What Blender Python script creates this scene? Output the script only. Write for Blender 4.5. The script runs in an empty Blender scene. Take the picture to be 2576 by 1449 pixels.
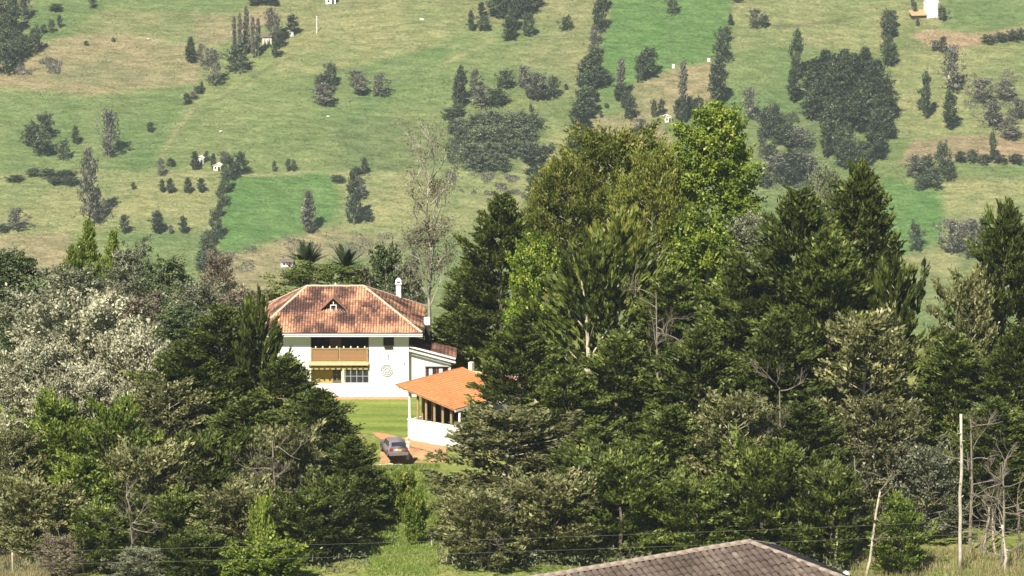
import bpy, math, random
import numpy as np
from mathutils import Vector, Matrix

C = bpy.context.scene.collection
R_ = math.radians

# ------------------------------------------------------------------ camera, sky, sun, exposure
CAM_Z = 80.0
PITCH = R_(10.2)
HFOV = R_(14.0)
FPX = 1288.0 / math.tan(HFOV / 2)          # focal length in units of a 2576 px wide frame
sc = bpy.context.scene
cam = bpy.data.cameras.new('camera')
cam.sensor_width = 36.0
cam.lens = 18.0 / math.tan(HFOV / 2)
cam.clip_start = 1.0
cam.clip_end = 8000.0
camo = bpy.data.objects.new('camera', cam)
camo.location = (0, 0, CAM_Z)
camo.rotation_euler = (math.pi / 2 - PITCH, 0, 0)
C.objects.link(camo)
sc.camera = camo

SUN_TO = Vector((-0.26, -0.62, 0.73)).normalized()
w = bpy.data.worlds.new('World')
sc.world = w
w.use_nodes = True
nt = w.node_tree
sky = nt.nodes.new('ShaderNodeTexSky')
sky.sky_type = 'NISHITA'
sky.sun_disc = False
sky.sun_elevation = math.asin(SUN_TO.z)
sky.sun_rotation = math.atan2(SUN_TO.x, SUN_TO.y)
sky.altitude = 2500
bg = nt.nodes['Background']
bg.inputs['Strength'].default_value = 0.07
nt.links.new(sky.outputs[0], bg.inputs[0])

sun = bpy.data.lights.new('sun', 'SUN')
sun.energy = 5.0
sun.angle = R_(0.5)
sun.color = (1.0, 0.945, 0.855)
suno = bpy.data.objects.new('sun', sun)
suno.rotation_euler = (-SUN_TO).to_track_quat('-Z', 'Y').to_euler()
suno.location = (0, 0, 300)
C.objects.link(suno)

vs = sc.view_settings
vs.view_transform = 'Standard'
vs.look = 'None'
vs.exposure = 0.88
vs.gamma = 1.0
vs.use_curve_mapping = False
sc.cycles.max_bounces = 6
sc.cycles.diffuse_bounces = 3
sc.cycles.transmission_bounces = 4
sc.cycles.volume_bounces = 1
sc.cycles.use_denoising = True

# ------------------------------------------------------------------ picking helpers
SP, CP = math.sin(PITCH), math.cos(PITCH)
def ray(px, py):
    a = (px - 1288.0) / FPX
    b = (724.5 - py) / FPX
    return (a, CP + b * SP, -SP + b * CP)
def at_y(px, py, Y):
    r = ray(px, py); t = Y / r[1]
    return Vector((r[0] * t, Y, CAM_Z + r[2] * t))
def at_z(px, py, z=0.0):
    r = ray(px, py); t = (z - CAM_Z) / r[2]
    return Vector((r[0] * t, r[1] * t, z))
def project(x, y, z):
    zz = z - CAM_Z
    f = y * CP - zz * SP
    u = y * SP + zz * CP
    return 1288.0 + FPX * x / f, 724.5 - FPX * u / f
def pxm(Y, Z=0.0):
    return FPX / math.hypot(Y, CAM_Z - Z)

# ------------------------------------------------------------------ noise
def _h(ix, iy, seed):
    n = (ix * 374761393 + iy * 668265263 + seed * 1274126177) & 0xFFFFFFFF
    n = ((n ^ (n >> 13)) * 1274126177) & 0xFFFFFFFF
    return ((n ^ (n >> 16)) & 0xFFFF) / 65535.0
def vnoise(x, y, s, seed=0):
    x = np.asarray(x, dtype=np.float64) / s; y = np.asarray(y, dtype=np.float64) / s
    ix = np.floor(x).astype(np.int64); iy = np.floor(y).astype(np.int64)
    fx = x - ix; fy = y - iy
    fx = fx * fx * (3 - 2 * fx); fy = fy * fy * (3 - 2 * fy)
    a = _h(ix, iy, seed); b = _h(ix + 1, iy, seed); c = _h(ix, iy + 1, seed); d = _h(ix + 1, iy + 1, seed)
    return (a + (b - a) * fx) * (1 - fy) + (c + (d - c) * fx) * fy
def fbm(x, y, s, seed=0, o=3):
    v = 0; a = 1; t = 0
    for i in range(o):
        v = v + a * vnoise(x, y, s / 2 ** i, seed + i * 7); t += a; a *= 0.5
    return v / t
def sstep(a, b, x):
    t = np.clip((np.asarray(x, dtype=np.float64) - a) / (b - a), 0, 1)
    return t * t * (3 - 2 * t)

# ------------------------------------------------------------------ terrain functions
def ground_z(x, y):
    x = np.asarray(x, dtype=np.float64); y = np.asarray(y, dtype=np.float64)
    up = np.clip(300 - y, 0, None)
    z = 77.0 * up / 300.0 - 2.2 * np.sin(np.clip(up / 300, 0, 1) * math.pi)
    z = z - 0.7 * (1 - sstep(360.2, 362.6, y + (x + 6) * 0.45 * sstep(-12, -6, x)))
    d = np.clip(y - 405, 0, None)
    z = z - 0.34 * d * d / (d + 60)
    z = z + 0.25 * (fbm(x, y, 14, 3) - 0.5) * sstep(8, 30, np.abs(x + 12))
    return z
def hill_z(x, y):
    x = np.asarray(x, dtype=np.float64); y = np.asarray(y, dtype=np.float64)
    lin = -204 + 0.404 * (np.minimum(y, 2300) - 1550) + 0.1 * np.clip(y - 2300, 0, None)
    k = 14.0
    z = np.logaddexp(lin / k, -262.0 / k) * k
    z = z + 4.0 * np.sin(x / 70.0 + 0.7) * np.sin(y / 90.0) + 5.0 * (fbm(x, y, 75, 11, 3) - 0.5)
    z = z + 1.5 * (fbm(x + 0.8 * y, y * 1.2, 10, 5, 3) - 0.5)
    return z
def gz(x, y): return float(ground_z(x, y))
def hill_at(px, py):
    r = ray(px, py)
    t = np.linspace(1350, 2250, 2600)
    d = hill_z(r[0] * t, r[1] * t) - (CAM_Z + r[2] * t)
    i = int(np.argmax(d > 0))
    if i > 0:
        f = d[i - 1] / (d[i - 1] - d[i]); tt = t[i - 1] + f * (t[i] - t[i - 1])
    else:
        tt = t[0]
    x, y = r[0] * tt, r[1] * tt
    return Vector((x, y, float(hill_z(x, y))))

# ------------------------------------------------------------------ materials
def _new(name):
    m = bpy.data.materials.new(name); m.use_nodes = True
    return m, m.node_tree.nodes, m.node_tree.links
def mat(name, col, rough=0.8, var=0.25, scale=3.0, spec=0.3, bump=0.0, metal=0.0, dark=None):
    m, n, l = _new(name)
    b = n['Principled BSDF']
    b.inputs['Roughness'].default_value = rough
    b.inputs['Specular IOR Level'].default_value = spec
    b.inputs['Metallic'].default_value = metal
    tc = n.new('ShaderNodeTexCoord')
    nz = n.new('ShaderNodeTexNoise'); nz.inputs['Scale'].default_value = scale; nz.inputs['Detail'].default_value = 5
    l.new(tc.outputs['Object'], nz.inputs['Vector'])
    r = n.new('ShaderNodeValToRGB')
    lo = dark if dark else tuple(c * (1 - var) for c in col)
    r.color_ramp.elements[0].position = 0.3; r.color_ramp.elements[1].position = 0.7
    r.color_ramp.elements[0].color = (*lo, 1)
    r.color_ramp.elements[1].color = (*[min(1, c * (1 + var * 0.5)) for c in col], 1)
    l.new(nz.outputs['Fac'], r.inputs['Fac'])
    l.new(r.outputs['Color'], b.inputs['Base Color'])
    if bump:
        bp = n.new('ShaderNodeBump'); bp.inputs['Strength'].default_value = bump; bp.inputs['Distance'].default_value = 0.1
        l.new(nz.outputs['Fac'], bp.inputs['Height']); l.new(bp.outputs['Normal'], b.inputs['Normal'])
    return m
def leafmat(name, c1, c2, c3=None, trans=0.15, jitter=0.22):
    """leaf colour from c1 to c2 by the leaf's own tint attribute; a little object to object difference"""
    m, n, l = _new(name)
    n.remove(n['Principled BSDF'])
    at = n.new('ShaderNodeAttribute'); at.attribute_name = 'tint'
    r = n.new('ShaderNodeValToRGB')
    r.color_ramp.elements[0].color = (*c1, 1); r.color_ramp.elements[1].color = (*c2, 1)
    if c3:
        r.color_ramp.elements[1].position = 0.72
        e = r.color_ramp.elements.new(1.0); e.color = (*c3, 1)
    l.new(at.outputs['Fac'], r.inputs['Fac'])
    oi = n.new('ShaderNodeObjectInfo')
    mr = n.new('ShaderNodeMapRange'); mr.inputs[3].default_value = 1 - jitter; mr.inputs[4].default_value = 1 + jitter
    l.new(oi.outputs['Random'], mr.inputs[0])
    hs = n.new('ShaderNodeHueSaturation')
    l.new(r.outputs['Color'], hs.inputs['Color']); l.new(mr.outputs[0], hs.inputs['Value'])
    d = n.new('ShaderNodeBsdfDiffuse'); t = n.new('ShaderNodeBsdfTranslucent')
    mx = n.new('ShaderNodeMixShader'); mx.inputs[0].default_value = trans
    l.new(hs.outputs[0], d.inputs['Color']); l.new(hs.outputs[0], t.inputs['Color'])
    l.new(d.outputs[0], mx.inputs[1]); l.new(t.outputs[0], mx.inputs[2])
    gl = n.new('ShaderNodeBsdfGlossy'); gl.inputs['Roughness'].default_value = 0.5; gl.inputs['Color'].default_value = (0.9, 0.95, 0.85, 1)
    m2 = n.new('ShaderNodeMixShader'); m2.inputs[0].default_value = 0.025
    l.new(mx.outputs[0], m2.inputs[1]); l.new(gl.outputs[0], m2.inputs[2])
    l.new(m2.outputs[0], n['Material Output'].inputs['Surface'])
    return m
def tilemat(name, cols, rough=0.85):
    m, n, l = _new(name)
    b = n['Principled BSDF']; b.inputs['Roughness'].default_value = rough; b.inputs['Specular IOR Level'].default_value = 0.2
    at = n.new('ShaderNodeAttribute'); at.attribute_name = 'tint'
    r = n.new('ShaderNodeValToRGB')
    while len(r.color_ramp.elements) < len(cols): r.color_ramp.elements.new(0.5)
    for i, c in enumerate(cols):
        r.color_ramp.elements[i].position = i / (len(cols) - 1); r.color_ramp.elements[i].color = (*c, 1)
    g = n.new('ShaderNodeNewGeometry')
    nz = n.new('ShaderNodeTexNoise'); nz.inputs['Scale'].default_value = 5.0; nz.inputs['Detail'].default_value = 4
    l.new(g.outputs['Position'], nz.inputs['Vector'])
    mr = n.new('ShaderNodeMapRange'); mr.inputs[1].default_value = 0.3; mr.inputs[2].default_value = 0.7; mr.inputs[3].default_value = -0.18; mr.inputs[4].default_value = 0.18
    l.new(nz.outputs['Fac'], mr.inputs[0])
    ad = n.new('ShaderNodeMath'); ad.operation = 'ADD'; ad.use_clamp = True
    l.new(at.outputs['Fac'], ad.inputs[0]); l.new(mr.outputs[0], ad.inputs[1])
    l.new(ad.outputs[0], r.inputs['Fac']); l.new(r.outputs['Color'], b.inputs['Base Color'])
    return m

M = {}
M['plaster'] = mat('white_plaster', (0.80, 0.78, 0.73), 0.9, 0.06, 0.8, bump=0.05)
M['plaster_low'] = mat('weathered_plaster', (0.66, 0.63, 0.56), 0.9, 0.08, 1.5)
M['white_trim'] = mat('white_trim', (0.82, 0.80, 0.75), 0.7, 0.05, 2)
M['ochre'] = mat('ochre_wall', (0.50, 0.34, 0.09), 0.85, 0.12, 2)
M['cream_beam'] = mat('cream_beam', (0.60, 0.47, 0.24), 0.8, 0.1, 3)
M['wood'] = mat('honey_wood', (0.33, 0.18, 0.08), 0.6, 0.2, 6)
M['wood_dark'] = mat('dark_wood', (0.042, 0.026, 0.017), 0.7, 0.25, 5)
M['post_wood'] = mat('pale_log', (0.38, 0.27, 0.13), 0.7, 0.25, 4)
M['glass'] = mat('dark_glass', (0.03, 0.035, 0.04), 0.12, 0.2, 1, spec=0.6)
M['dark_room'] = mat('dark_interior', (0.035, 0.028, 0.022), 0.9, 0.2, 1)
M['grey_metal'] = mat('grey_metalwork', (0.42, 0.42, 0.40), 0.6, 0.08, 4)
M['red_paint'] = mat('red_window_paint', (0.36, 0.07, 0.05), 0.6, 0.15, 4)
M['brick'] = mat('orange_brick', (0.52, 0.25, 0.12), 0.9, 0.25, 2.5)
M['earth'] = mat('brown_earth', (0.40, 0.23, 0.11), 0.95, 0.3, 1.2, bump=0.3)
M['pale_stone'] = mat('pale_stone', (0.62, 0.57, 0.43), 0.9, 0.15, 2)
M['bark'] = mat('grey_bark', (0.17, 0.135, 0.095), 0.95, 0.45, 2.5)
M['bark_pale'] = mat('pale_bark', (0.48, 0.41, 0.29), 0.9, 0.35, 2.0)
M['bark_dead'] = mat('bleached_wood', (0.46, 0.41, 0.33), 0.9, 0.3, 2.0)
M['bark_gum'] = mat('gum_bark', (0.40, 0.36, 0.26), 0.9, 0.45, 0.8)
M['twig'] = mat('grey_twig', (0.25, 0.21, 0.155), 0.95, 0.35, 2.0)
M['bark_far'] = mat('far_bark', (0.16, 0.13, 0.10), 0.95, 0.3, 0.6)
M['car_paint'] = mat('silver_grey_paint', (0.27, 0.22, 0.235), 0.35, 0.04, 1, spec=0.5, metal=0.3)
M['tyre'] = mat('tyre_rubber', (0.02, 0.02, 0.02), 0.9, 0.1, 5)
M['rim'] = mat('alloy_rim', (0.4, 0.4, 0.4), 0.4, 0.05, 5, metal=0.7)
M['red_lens'] = mat('red_lens', (0.35, 0.02, 0.02), 0.3, 0.05, 5, spec=0.5)
M['plate'] = mat('yellow_plate', (0.7, 0.5, 0.05), 0.5, 0.05, 5)
M['wire'] = mat('wire', (0.16, 0.16, 0.12), 0.6, 0.1, 1)
M['rock'] = mat('pale_rock', (0.55, 0.52, 0.44), 0.95, 0.2, 1.5)
M['tin'] = mat('brown_sheet_roof', (0.17, 0.12, 0.09), 0.7, 0.25, 1.0)
M['cream'] = mat('cream_wall', (0.74, 0.70, 0.52), 0.9, 0.08, 0.6)
M['plain_white'] = mat('whitewash', (0.82, 0.81, 0.76), 0.9, 0.06, 0.6)
M['far_white'] = M['plain_white']

M['tile_old'] = tilemat('old_clay_tile', [(0.075, 0.042, 0.034), (0.16, 0.085, 0.062), (0.275, 0.138, 0.088), (0.41, 0.205, 0.118), (0.55, 0.32, 0.18)])
M['tile_orange'] = tilemat('new_orange_tile', [(0.46, 0.165, 0.06), (0.54, 0.20, 0.075), (0.60, 0.24, 0.10)])
M['tile_grey'] = tilemat('weathered_brown_tile', [(0.048, 0.036, 0.029), (0.085, 0.063, 0.050), (0.125, 0.095, 0.075), (0.22, 0.175, 0.135)])
M['mortar'] = mat('ridge_mortar', (0.60, 0.45, 0.31), 0.95, 0.35, 3)
M['mortar_grey'] = mat('weathered_mortar', (0.29, 0.23, 0.175), 0.95, 0.55, 4)

M['lf_cypress'] = leafmat('cypress_leaf', (0.028, 0.038, 0.005), (0.090, 0.115, 0.016), (0.200, 0.225, 0.050))
M['lf_cypress_olive'] = leafmat('olive_cypress_leaf', (0.048, 0.052, 0.016), (0.150, 0.150, 0.050), (0.310, 0.290, 0.130))
M['lf_cypress_green'] = leafmat('fresh_cypress_leaf', (0.045, 0.072, 0.008), (0.140, 0.190, 0.020), (0.250, 0.290, 0.050))
M['lf_bright'] = leafmat('bright_leaf', (0.050, 0.085, 0.006), (0.185, 0.250, 0.020), (0.330, 0.360, 0.055), trans=0.3)
M['lf_olive'] = leafmat('olive_leaf', (0.075, 0.090, 0.012), (0.210, 0.240, 0.030), (0.360, 0.335, 0.085), trans=0.3)
M['lf_silver'] = leafmat('silver_leaf', (0.150, 0.140, 0.080), (0.360, 0.345, 0.210), (0.580, 0.560, 0.380))
M['lf_grey'] = leafmat('grey_green_leaf', (0.065, 0.072, 0.040), (0.180, 0.190, 0.105), (0.350, 0.345, 0.210))
M['lf_dry'] = leafmat('dry_leaf', (0.085, 0.066, 0.042), (0.190, 0.155, 0.100), (0.320, 0.265, 0.175))
M['lf_green'] = leafmat('mid_green_leaf', (0.040, 0.060, 0.022), (0.110, 0.140, 0.050), (0.190, 0.225, 0.085))
M['lf_yellow'] = leafmat('yellow_flowering_leaf', (0.09, 0.14, 0.015), (0.22, 0.28, 0.04), (0.48, 0.45, 0.06), trans=0.3)
M['lf_palm'] = leafmat('palm_leaf', (0.030, 0.045, 0.020), (0.07, 0.095, 0.040))
M['lf_eu'] = leafmat('gum_leaf', (0.100, 0.075, 0.045), (0.200, 0.190, 0.110), (0.340, 0.320, 0.200))
M['lf_far_dark'] = leafmat('far_dark_leaf', (0.022, 0.030, 0.014), (0.060, 0.076, 0.038), (0.140, 0.155, 0.078), trans=0.15)
M['lf_far_green'] = leafmat('far_green_leaf', (0.028, 0.042, 0.017), (0.072, 0.094, 0.040), (0.155, 0.180, 0.078), trans=0.15)
M['lf_far_grey'] = leafmat('far_grey_leaf', (0.075, 0.070, 0.050), (0.170, 0.160, 0.115), (0.290, 0.270, 0.200), trans=0.15)
M['lf_scrub'] = leafmat('scrub_leaf', (0.045, 0.058, 0.028), (0.105, 0.125, 0.060), (0.190, 0.200, 0.110))
M['lf_tussock'] = leafmat('tussock_blade', (0.09, 0.105, 0.045), (0.16, 0.18, 0.08), (0.25, 0.25, 0.12))
M['lf_reed'] = leafmat('dry_grass_blade', (0.16, 0.14, 0.06), (0.34, 0.29, 0.14), (0.52, 0.46, 0.26), trans=0.3)
M['lf_grass'] = leafmat('grass_blade', (0.120, 0.170, 0.030), (0.230, 0.300, 0.060), (0.340, 0.370, 0.110), trans=0.3)

# ------------------------------------------------------------------ mesh helpers
def mesh_np(name, verts, faces4, tint=None, smooth=False):
    """verts (N,3), faces (F,k) of one size k"""
    me = bpy.data.meshes.new(name)
    verts = np.asarray(verts, dtype=np.float32); f = np.asarray(faces4, dtype=np.int32)
    k = f.shape[1]
    me.vertices.add(len(verts)); me.vertices.foreach_set('co', verts.ravel())
    me.loops.add(f.size); me.loops.foreach_set('vertex_index', f.ravel())
    me.polygons.add(len(f)); me.polygons.foreach_set('loop_start', np.arange(0, f.size, k, dtype=np.int32))
    try: me.polygons.foreach_set('loop_total', np.full(len(f), k, dtype=np.int32))
    except Exception: pass
    if tint is not None:
        a = me.attributes.new('tint', 'FLOAT', 'POINT'); a.data.foreach_set('value', np.asarray(tint, dtype=np.float32))
    me.update(calc_edges=True); me.validate()
    if smooth: me.polygons.foreach_set('use_smooth', np.ones(len(me.polygons), dtype=bool))
    return me
def link(name, me, m=None, parent=None, loc=None):
    o = bpy.data.objects.new(name, me)
    if m is not None and me is not None and len(me.materials) == 0: me.materials.append(m)
    C.objects.link(o)
    if parent is not None: o.parent = parent
    if loc is not None: o.location = loc
    return o
def tag(o, label=None, cat=None, group=None, kind=None):
    if label: o['label'] = label
    if cat: o['category'] = cat
    if group: o['group'] = group
    if kind: o['kind'] = kind
    return o
def empty(name, loc, rz=0.0, scale=None):
    o = bpy.data.objects.new(name, None); C.objects.link(o)
    o.empty_display_size = 0.5
    o.location = loc; o.rotation_euler = (0, 0, rz)
    if scale: o.scale = scale
    return o
class MB:
    def __init__(s): s.v = []; s.f = []
    def quad(s, a, b, c, d):
        n = len(s.v); s.v += [tuple(a), tuple(b), tuple(c), tuple(d)]; s.f.append((n, n + 1, n + 2, n + 3)); return s
    def poly(s, pts):
        n = len(s.v); s.v += [tuple(p) for p in pts]; s.f.append(tuple(range(n, n + len(pts)))); return s
    def box(s, x0, x1, y0, y1, z0, z1):
        n = len(s.v)
        s.v += [(x0, y0, z0), (x1, y0, z0), (x1, y1, z0), (x0, y1, z0), (x0, y0, z1), (x1, y0, z1), (x1, y1, z1), (x0, y1, z1)]
        s.f += [tuple(n + i for i in q) for q in ((0, 3, 2, 1), (4, 5, 6, 7), (0, 1, 5, 4), (1, 2, 6, 5), (2, 3, 7, 6), (3, 0, 4, 7))]
        return s
    def hexa(s, p):                                   # 8 points: bottom ring then top ring
        n = len(s.v); s.v += [tuple(q) for q in p]
        s.f += [tuple(n + i for i in q) for q in ((0, 3, 2, 1), (4, 5, 6, 7), (0, 1, 5, 4), (1, 2, 6, 5), (2, 3, 7, 6), (3, 0, 4, 7))]
        return s
    def beam(s, a, b, w, h, up=Vector((0, 0, 1))):
        a = Vector(a); b = Vector(b); d = (b - a).normalized(); sd = d.cross(up).normalized() * w / 2; u = sd.cross(d).normalized() * h / 2
        return s.hexa([a - sd - u, a + sd - u, b + sd - u, b - sd - u, a - sd + u, a + sd + u, b + sd + u, b - sd + u])
    def prism(s, pts, vec):                           # polygon pts swept along vec
        vec = Vector(vec); n = len(s.v); k = len(pts)
        s.v += [tuple(Vector(p)) for p in pts] + [tuple(Vector(p) + vec) for p in pts]
        s.f.append(tuple(n + i for i in range(k - 1, -1, -1))); s.f.append(tuple(n + k + i for i in range(k)))
        for i in range(k):
            j = (i + 1) % k; s.f.append((n + i, n + j, n + k + j, n + k + i))
        return s
    def tube(s, pts, rad, seg=6, cap=True):
        pts = [Vector(p) for p in pts]; n0 = len(s.v)
        for i, p in enumerate(pts):
            d = (pts[min(i + 1, len(pts) - 1)] - pts[max(i - 1, 0)]).normalized()
            u = d.cross(Vector((0.13, 0.99, 0.05))); u = u.normalized() if u.length > 1e-4 else Vector((1, 0, 0)); v = d.cross(u)
            r = rad[i] if hasattr(rad, '__len__') else rad
            for k in range(seg):
                a = 2 * math.pi * k / seg; s.v.append(tuple(p + (u * math.cos(a) + v * math.sin(a)) * r))
        for i in range(len(pts) - 1):
            for k in range(seg):
                j = (k + 1) % seg
                s.f.append((n0 + i * seg + k, n0 + i * seg + j, n0 + (i + 1) * seg + j, n0 + (i + 1) * seg + k))
        if cap:
            s.f.append(tuple(n0 + k for k in range(seg - 1, -1, -1)))
            s.f.append(tuple(n0 + (len(pts) - 1) * seg + k for k in range(seg)))
        return s
    def mesh(s, name):
        me = bpy.data.meshes.new(name); me.from_pydata(s.v, [], s.f); me.update(); return me
    def build(s, name, m, parent=None, bevel=0.0, smooth=False):
        me = s.mesh(name)
        if bevel:
            import bmesh
            bm = bmesh.new(); bm.from_mesh(me)
            bmesh.ops.remove_doubles(bm, verts=bm.verts, dist=1e-5)
            bmesh.ops.bevel(bm, geom=list(bm.edges), offset=bevel, segments=2, affect='EDGES', clamp_overlap=True)
            bm.to_mesh(me); bm.free()
        if smooth:
            me.polygons.foreach_set('use_smooth', np.ones(len(me.polygons), dtype=bool))
        return link(name, me, m, parent)

# ------------------------------------------------------------------ THE SETTING: ground and far hillside
def grid_mesh(name, xs, ys, zf, smooth=True):
    X, Y = np.meshgrid(xs, ys)
    Z = zf(X, Y)
    v = np.stack([X, Y, Z], -1).reshape(-1, 3)
    nx, ny = len(xs), len(ys)
    i = np.arange(nx * ny).reshape(ny, nx)
    f = np.stack([i[:-1, :-1], i[:-1, 1:], i[1:, 1:], i[1:, :-1]], -1).reshape(-1, 4)
    return mesh_np(name, v, f, smooth=smooth), X, Y, Z

def grass_ground_material():
    m, n, l = _new('meadow_ground')
    b = n['Principled BSDF']; b.inputs['Roughness'].default_value = 0.95; b.inputs['Specular IOR Level'].default_value = 0.1
    g = n.new('ShaderNodeNewGeometry')
    n1 = n.new('ShaderNodeTexNoise'); n1.inputs['Scale'].default_value = 0.25; n1.inputs['Detail'].default_value = 6
    n2 = n.new('ShaderNodeTexNoise'); n2.inputs['Scale'].default_value = 2.2; n2.inputs['Detail'].default_value = 5
    l.new(g.outputs['Position'], n1.inputs['Vector']); l.new(g.outputs['Position'], n2.inputs['Vector'])
    r1 = n.new('ShaderNodeValToRGB')
    e = r1.color_ramp.elements
    e[0].position = 0.35; e[0].color = (0.15, 0.20, 0.04, 1); e[1].position = 0.68; e[1].color = (0.27, 0.26, 0.095, 1)
    l.new(n1.outputs['Fac'], r1.inputs['Fac'])
    r2 = n.new('ShaderNodeValToRGB'); e = r2.color_ramp.elements
    e[0].position = 0.3; e[0].color = (0.55, 0.55, 0.5, 1); e[1].position = 0.7; e[1].color = (1.2, 1.2, 1.1, 1)
    l.new(n2.outputs['Fac'], r2.inputs['Fac'])
    mx = n.new('ShaderNodeMix'); mx.data_type = 'RGBA'; mx.blend_type = 'MULTIPLY'; mx.inputs[0].default_value = 1
    l.new(r1.outputs[0], mx.inputs[6]); l.new(r2.outputs[0], mx.inputs[7])
    l.new(mx.outputs[2], b.inputs['Base Color'])
    bp = n.new('ShaderNodeBump'); bp.inputs['Strength'].default_value = 0.5; bp.inputs['Distance'].default_value = 0.2
    l.new(n2.outputs['Fac'], bp.inputs['Height']); l.new(bp.outputs[0], b.inputs['Normal'])
    return m
xs = np.concatenate([np.linspace(-1400, -90, 40), np.linspace(-70, 70, 141), np.linspace(90, 1400, 40)])
ys = np.concatenate([np.linspace(-150, 290, 56), np.linspace(296, 450, 155), np.linspace(460, 1250, 60)])
me, *_ = grid_mesh('ground', xs, ys, ground_z)
tag(link('ground', me, grass_ground_material()), 'rough grass and earth under the trees and around the villa', kind='structure')

# fields of the hillside, drawn as outlines in the photograph's frame and laid on the slope
G0 = (0.150, 0.186, 0.078); TAN = (0.240, 0.208, 0.125); BRI = (0.092, 0.172, 0.055); YEL = (0.208, 0.220, 0.104)
RED = (0.275, 0.205, 0.135); DGR = (0.125, 0.160, 0.070); GRN = (0.132, 0.180, 0.074); OLV = (0.186, 0.198, 0.096)
FIELDS = [
    (OLV, [(-60, -60), (2640, -60), (2640, 60), (-60, 60)]),
    (GRN, [(60, -60), (720, -60), (600, 30), (250, 30), (150, 110), (80, 80)]),
    (OLV, [(270, 40), (600, 25), (640, 60), (560, 100), (330, 95), (180, 95), (230, 50)]),
    (TAN, [(-60, 190), (60, 120), (140, 95), (250, 92), (330, 88), (470, 112), (520, 130), (500, 205), (400, 222), (220, 238), (100, 228), (-60, 205)]),
    (TAN, [(500, 40), (640, 30), (700, 20), (680, 60), (560, 110), (500, 120)]),
    (GRN, [(-60, 226), (300, 240), (480, 235), (420, 320), (410, 400), (300, 440), (-60, 432)]),
    (YEL, [(-60, 445), (200, 432), (400, 425), (555, 445), (560, 560), (530, 585), (300, 585), (-60, 600)]),
    (TAN, [(-60, 590), (170, 585), (200, 640), (150, 690), (-60, 690)]),
    (BRI, [(578, 432), (700, 434), (840, 432), (858, 500), (830, 560), (700, 600), (570, 645), (548, 610)]),
    (GRN, [(290, 592), (520, 600), (510, 720), (330, 720)]),
    (TAN, [(570, 650), (700, 605), (830, 572), (1010, 580), (1010, 650), (760, 650), (680, 760), (570, 760)]),
    (DGR, [(830, 290), (1150, 310), (1150, 420), (870, 430)]),
    (YEL, [(860, 440), (1150, 425), (1320, 440), (1330, 560), (1100, 600), (860, 590)]),
    (YEL, [(700, 70), (900, 20), (1150, 10), (1130, 110), (900, 170), (700, 190)]),
    (GRN, [(760, 200), (1120, 120), (1130, 280), (800, 300)]),
    (BRI, [(1540, -60), (1850, -60), (1832, 90), (1780, 150), (1640, 205), (1520, 245), (1500, 210), (1520, 100)]),
    (OLV, [(1360, 20), (1530, 10), (1500, 140), (1440, 260), (1300, 160)]),
    (TAN, [(1590, 212), (1700, 168), (1800, 158), (1800, 275), (1650, 300), (1585, 290)]),
    (TAN, [(1480, 300), (1560, 275), (1660, 320), (1720, 380), (1560, 380), (1470, 395)]),
    (YEL, [(1340, 400), (1425, 318), (1450, 395), (1400, 440), (1330, 480), (1150, 480), (1200, 440)]),
    (GRN, [(1500, 245), (1590, 215), (1580, 280), (1510, 300)]),
    (GRN, [(1830, 100), (1990, 130), (1990, 300), (1830, 300)]),
    (YEL, [(1850, 0), (2290, -10), (2290, 60), (2210, 130), (1990, 110), (1840, 130)]),
    (GRN, [(2380, -60), (2640, -60), (2640, 55), (2450, 78), (2370, 60)]),
    (YEL, [(2250, 120), (2640, 110), (2640, 335), (2250, 340)]),
    (RED, [(2290, 85), (2345, 70), (2410, 78), (2470, 82), (2640, 50), (2640, 98), (2480, 106), (2400, 130), (2330, 112)]),
    (RED, [(2300, 355), (2400, 335), (2640, 350), (2640, 398), (2420, 400), (2260, 412)]),
    (GRN, [(2380, 408), (2640, 405), (2640, 445), (2400, 442)]),
    (BRI, [(2195, 445), (2300, 460), (2362, 480), (2375, 600), (2280, 650), (2235, 640), (2190, 520)]),
    (YEL, [(2370, 455), (2640, 445), (2640, 570), (2400, 640), (2378, 600)]),
    (OLV, [(2260, 650), (2400, 630), (2420, 760), (2260, 760)]),
    (DGR, [(1120, 290), (1380, 280), (1360, 380), (1270, 440), (1130, 420)]),
    (DGR, [(1900, 270), (2060, 300), (2060, 480), (1900, 480)]),
]
LINES = [  # (colour, width px, points): ditches, tracks, worn edges
    ((0.10, 0.10, 0.055), 5, [(1940, 68), (2040, 62), (2145, 48)]),
    ((0.09, 0.13, 0.06), 4, [(1692, 40), (1684, 100), (1690, 145), (1660, 170)]),
    ((0.09, 0.12, 0.06), 5, [(1846, 0), (1838, 50), (1825, 90)]),
    ((0.29, 0.26, 0.16), 5, [(250, 92), (380, 98), (470, 115)]),
    ((0.25, 0.22, 0.13), 5, [(480, 265), (430, 340), (405, 400)]),
    ((0.27, 0.25, 0.14), 6, [(400, 438), (560, 432), (700, 440), (860, 432), (1000, 440)]),
    ((0.11, 0.13, 0.06), 5, [(735, 140), (640, 190), (560, 240), (490, 275)]),
    ((0.29, 0.27, 0.16), 4, [(2255, 345), (2330, 352)]),
    ((0.29, 0.27, 0.16), 4, [(2440, 300), (2576, 285)]),
    ((0.29, 0.27, 0.16), 3, [(2430, 395), (2500, 402), (2576, 404)]),
    ((0.28, 0.25, 0.15), 3, [(2000, 100), (2090, 96), (2130, 60)]),
    ((0.10, 0.12, 0.05), 4, [(560, 650), (640, 610), (760, 590)]),
    ((0.27, 0.25, 0.14), 5, [(1240, 100), (1160, 140), (1120, 160)]),
    ((0.11, 0.14, 0.06), 3, [(870, 430), (1100, 415)]),
]
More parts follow.
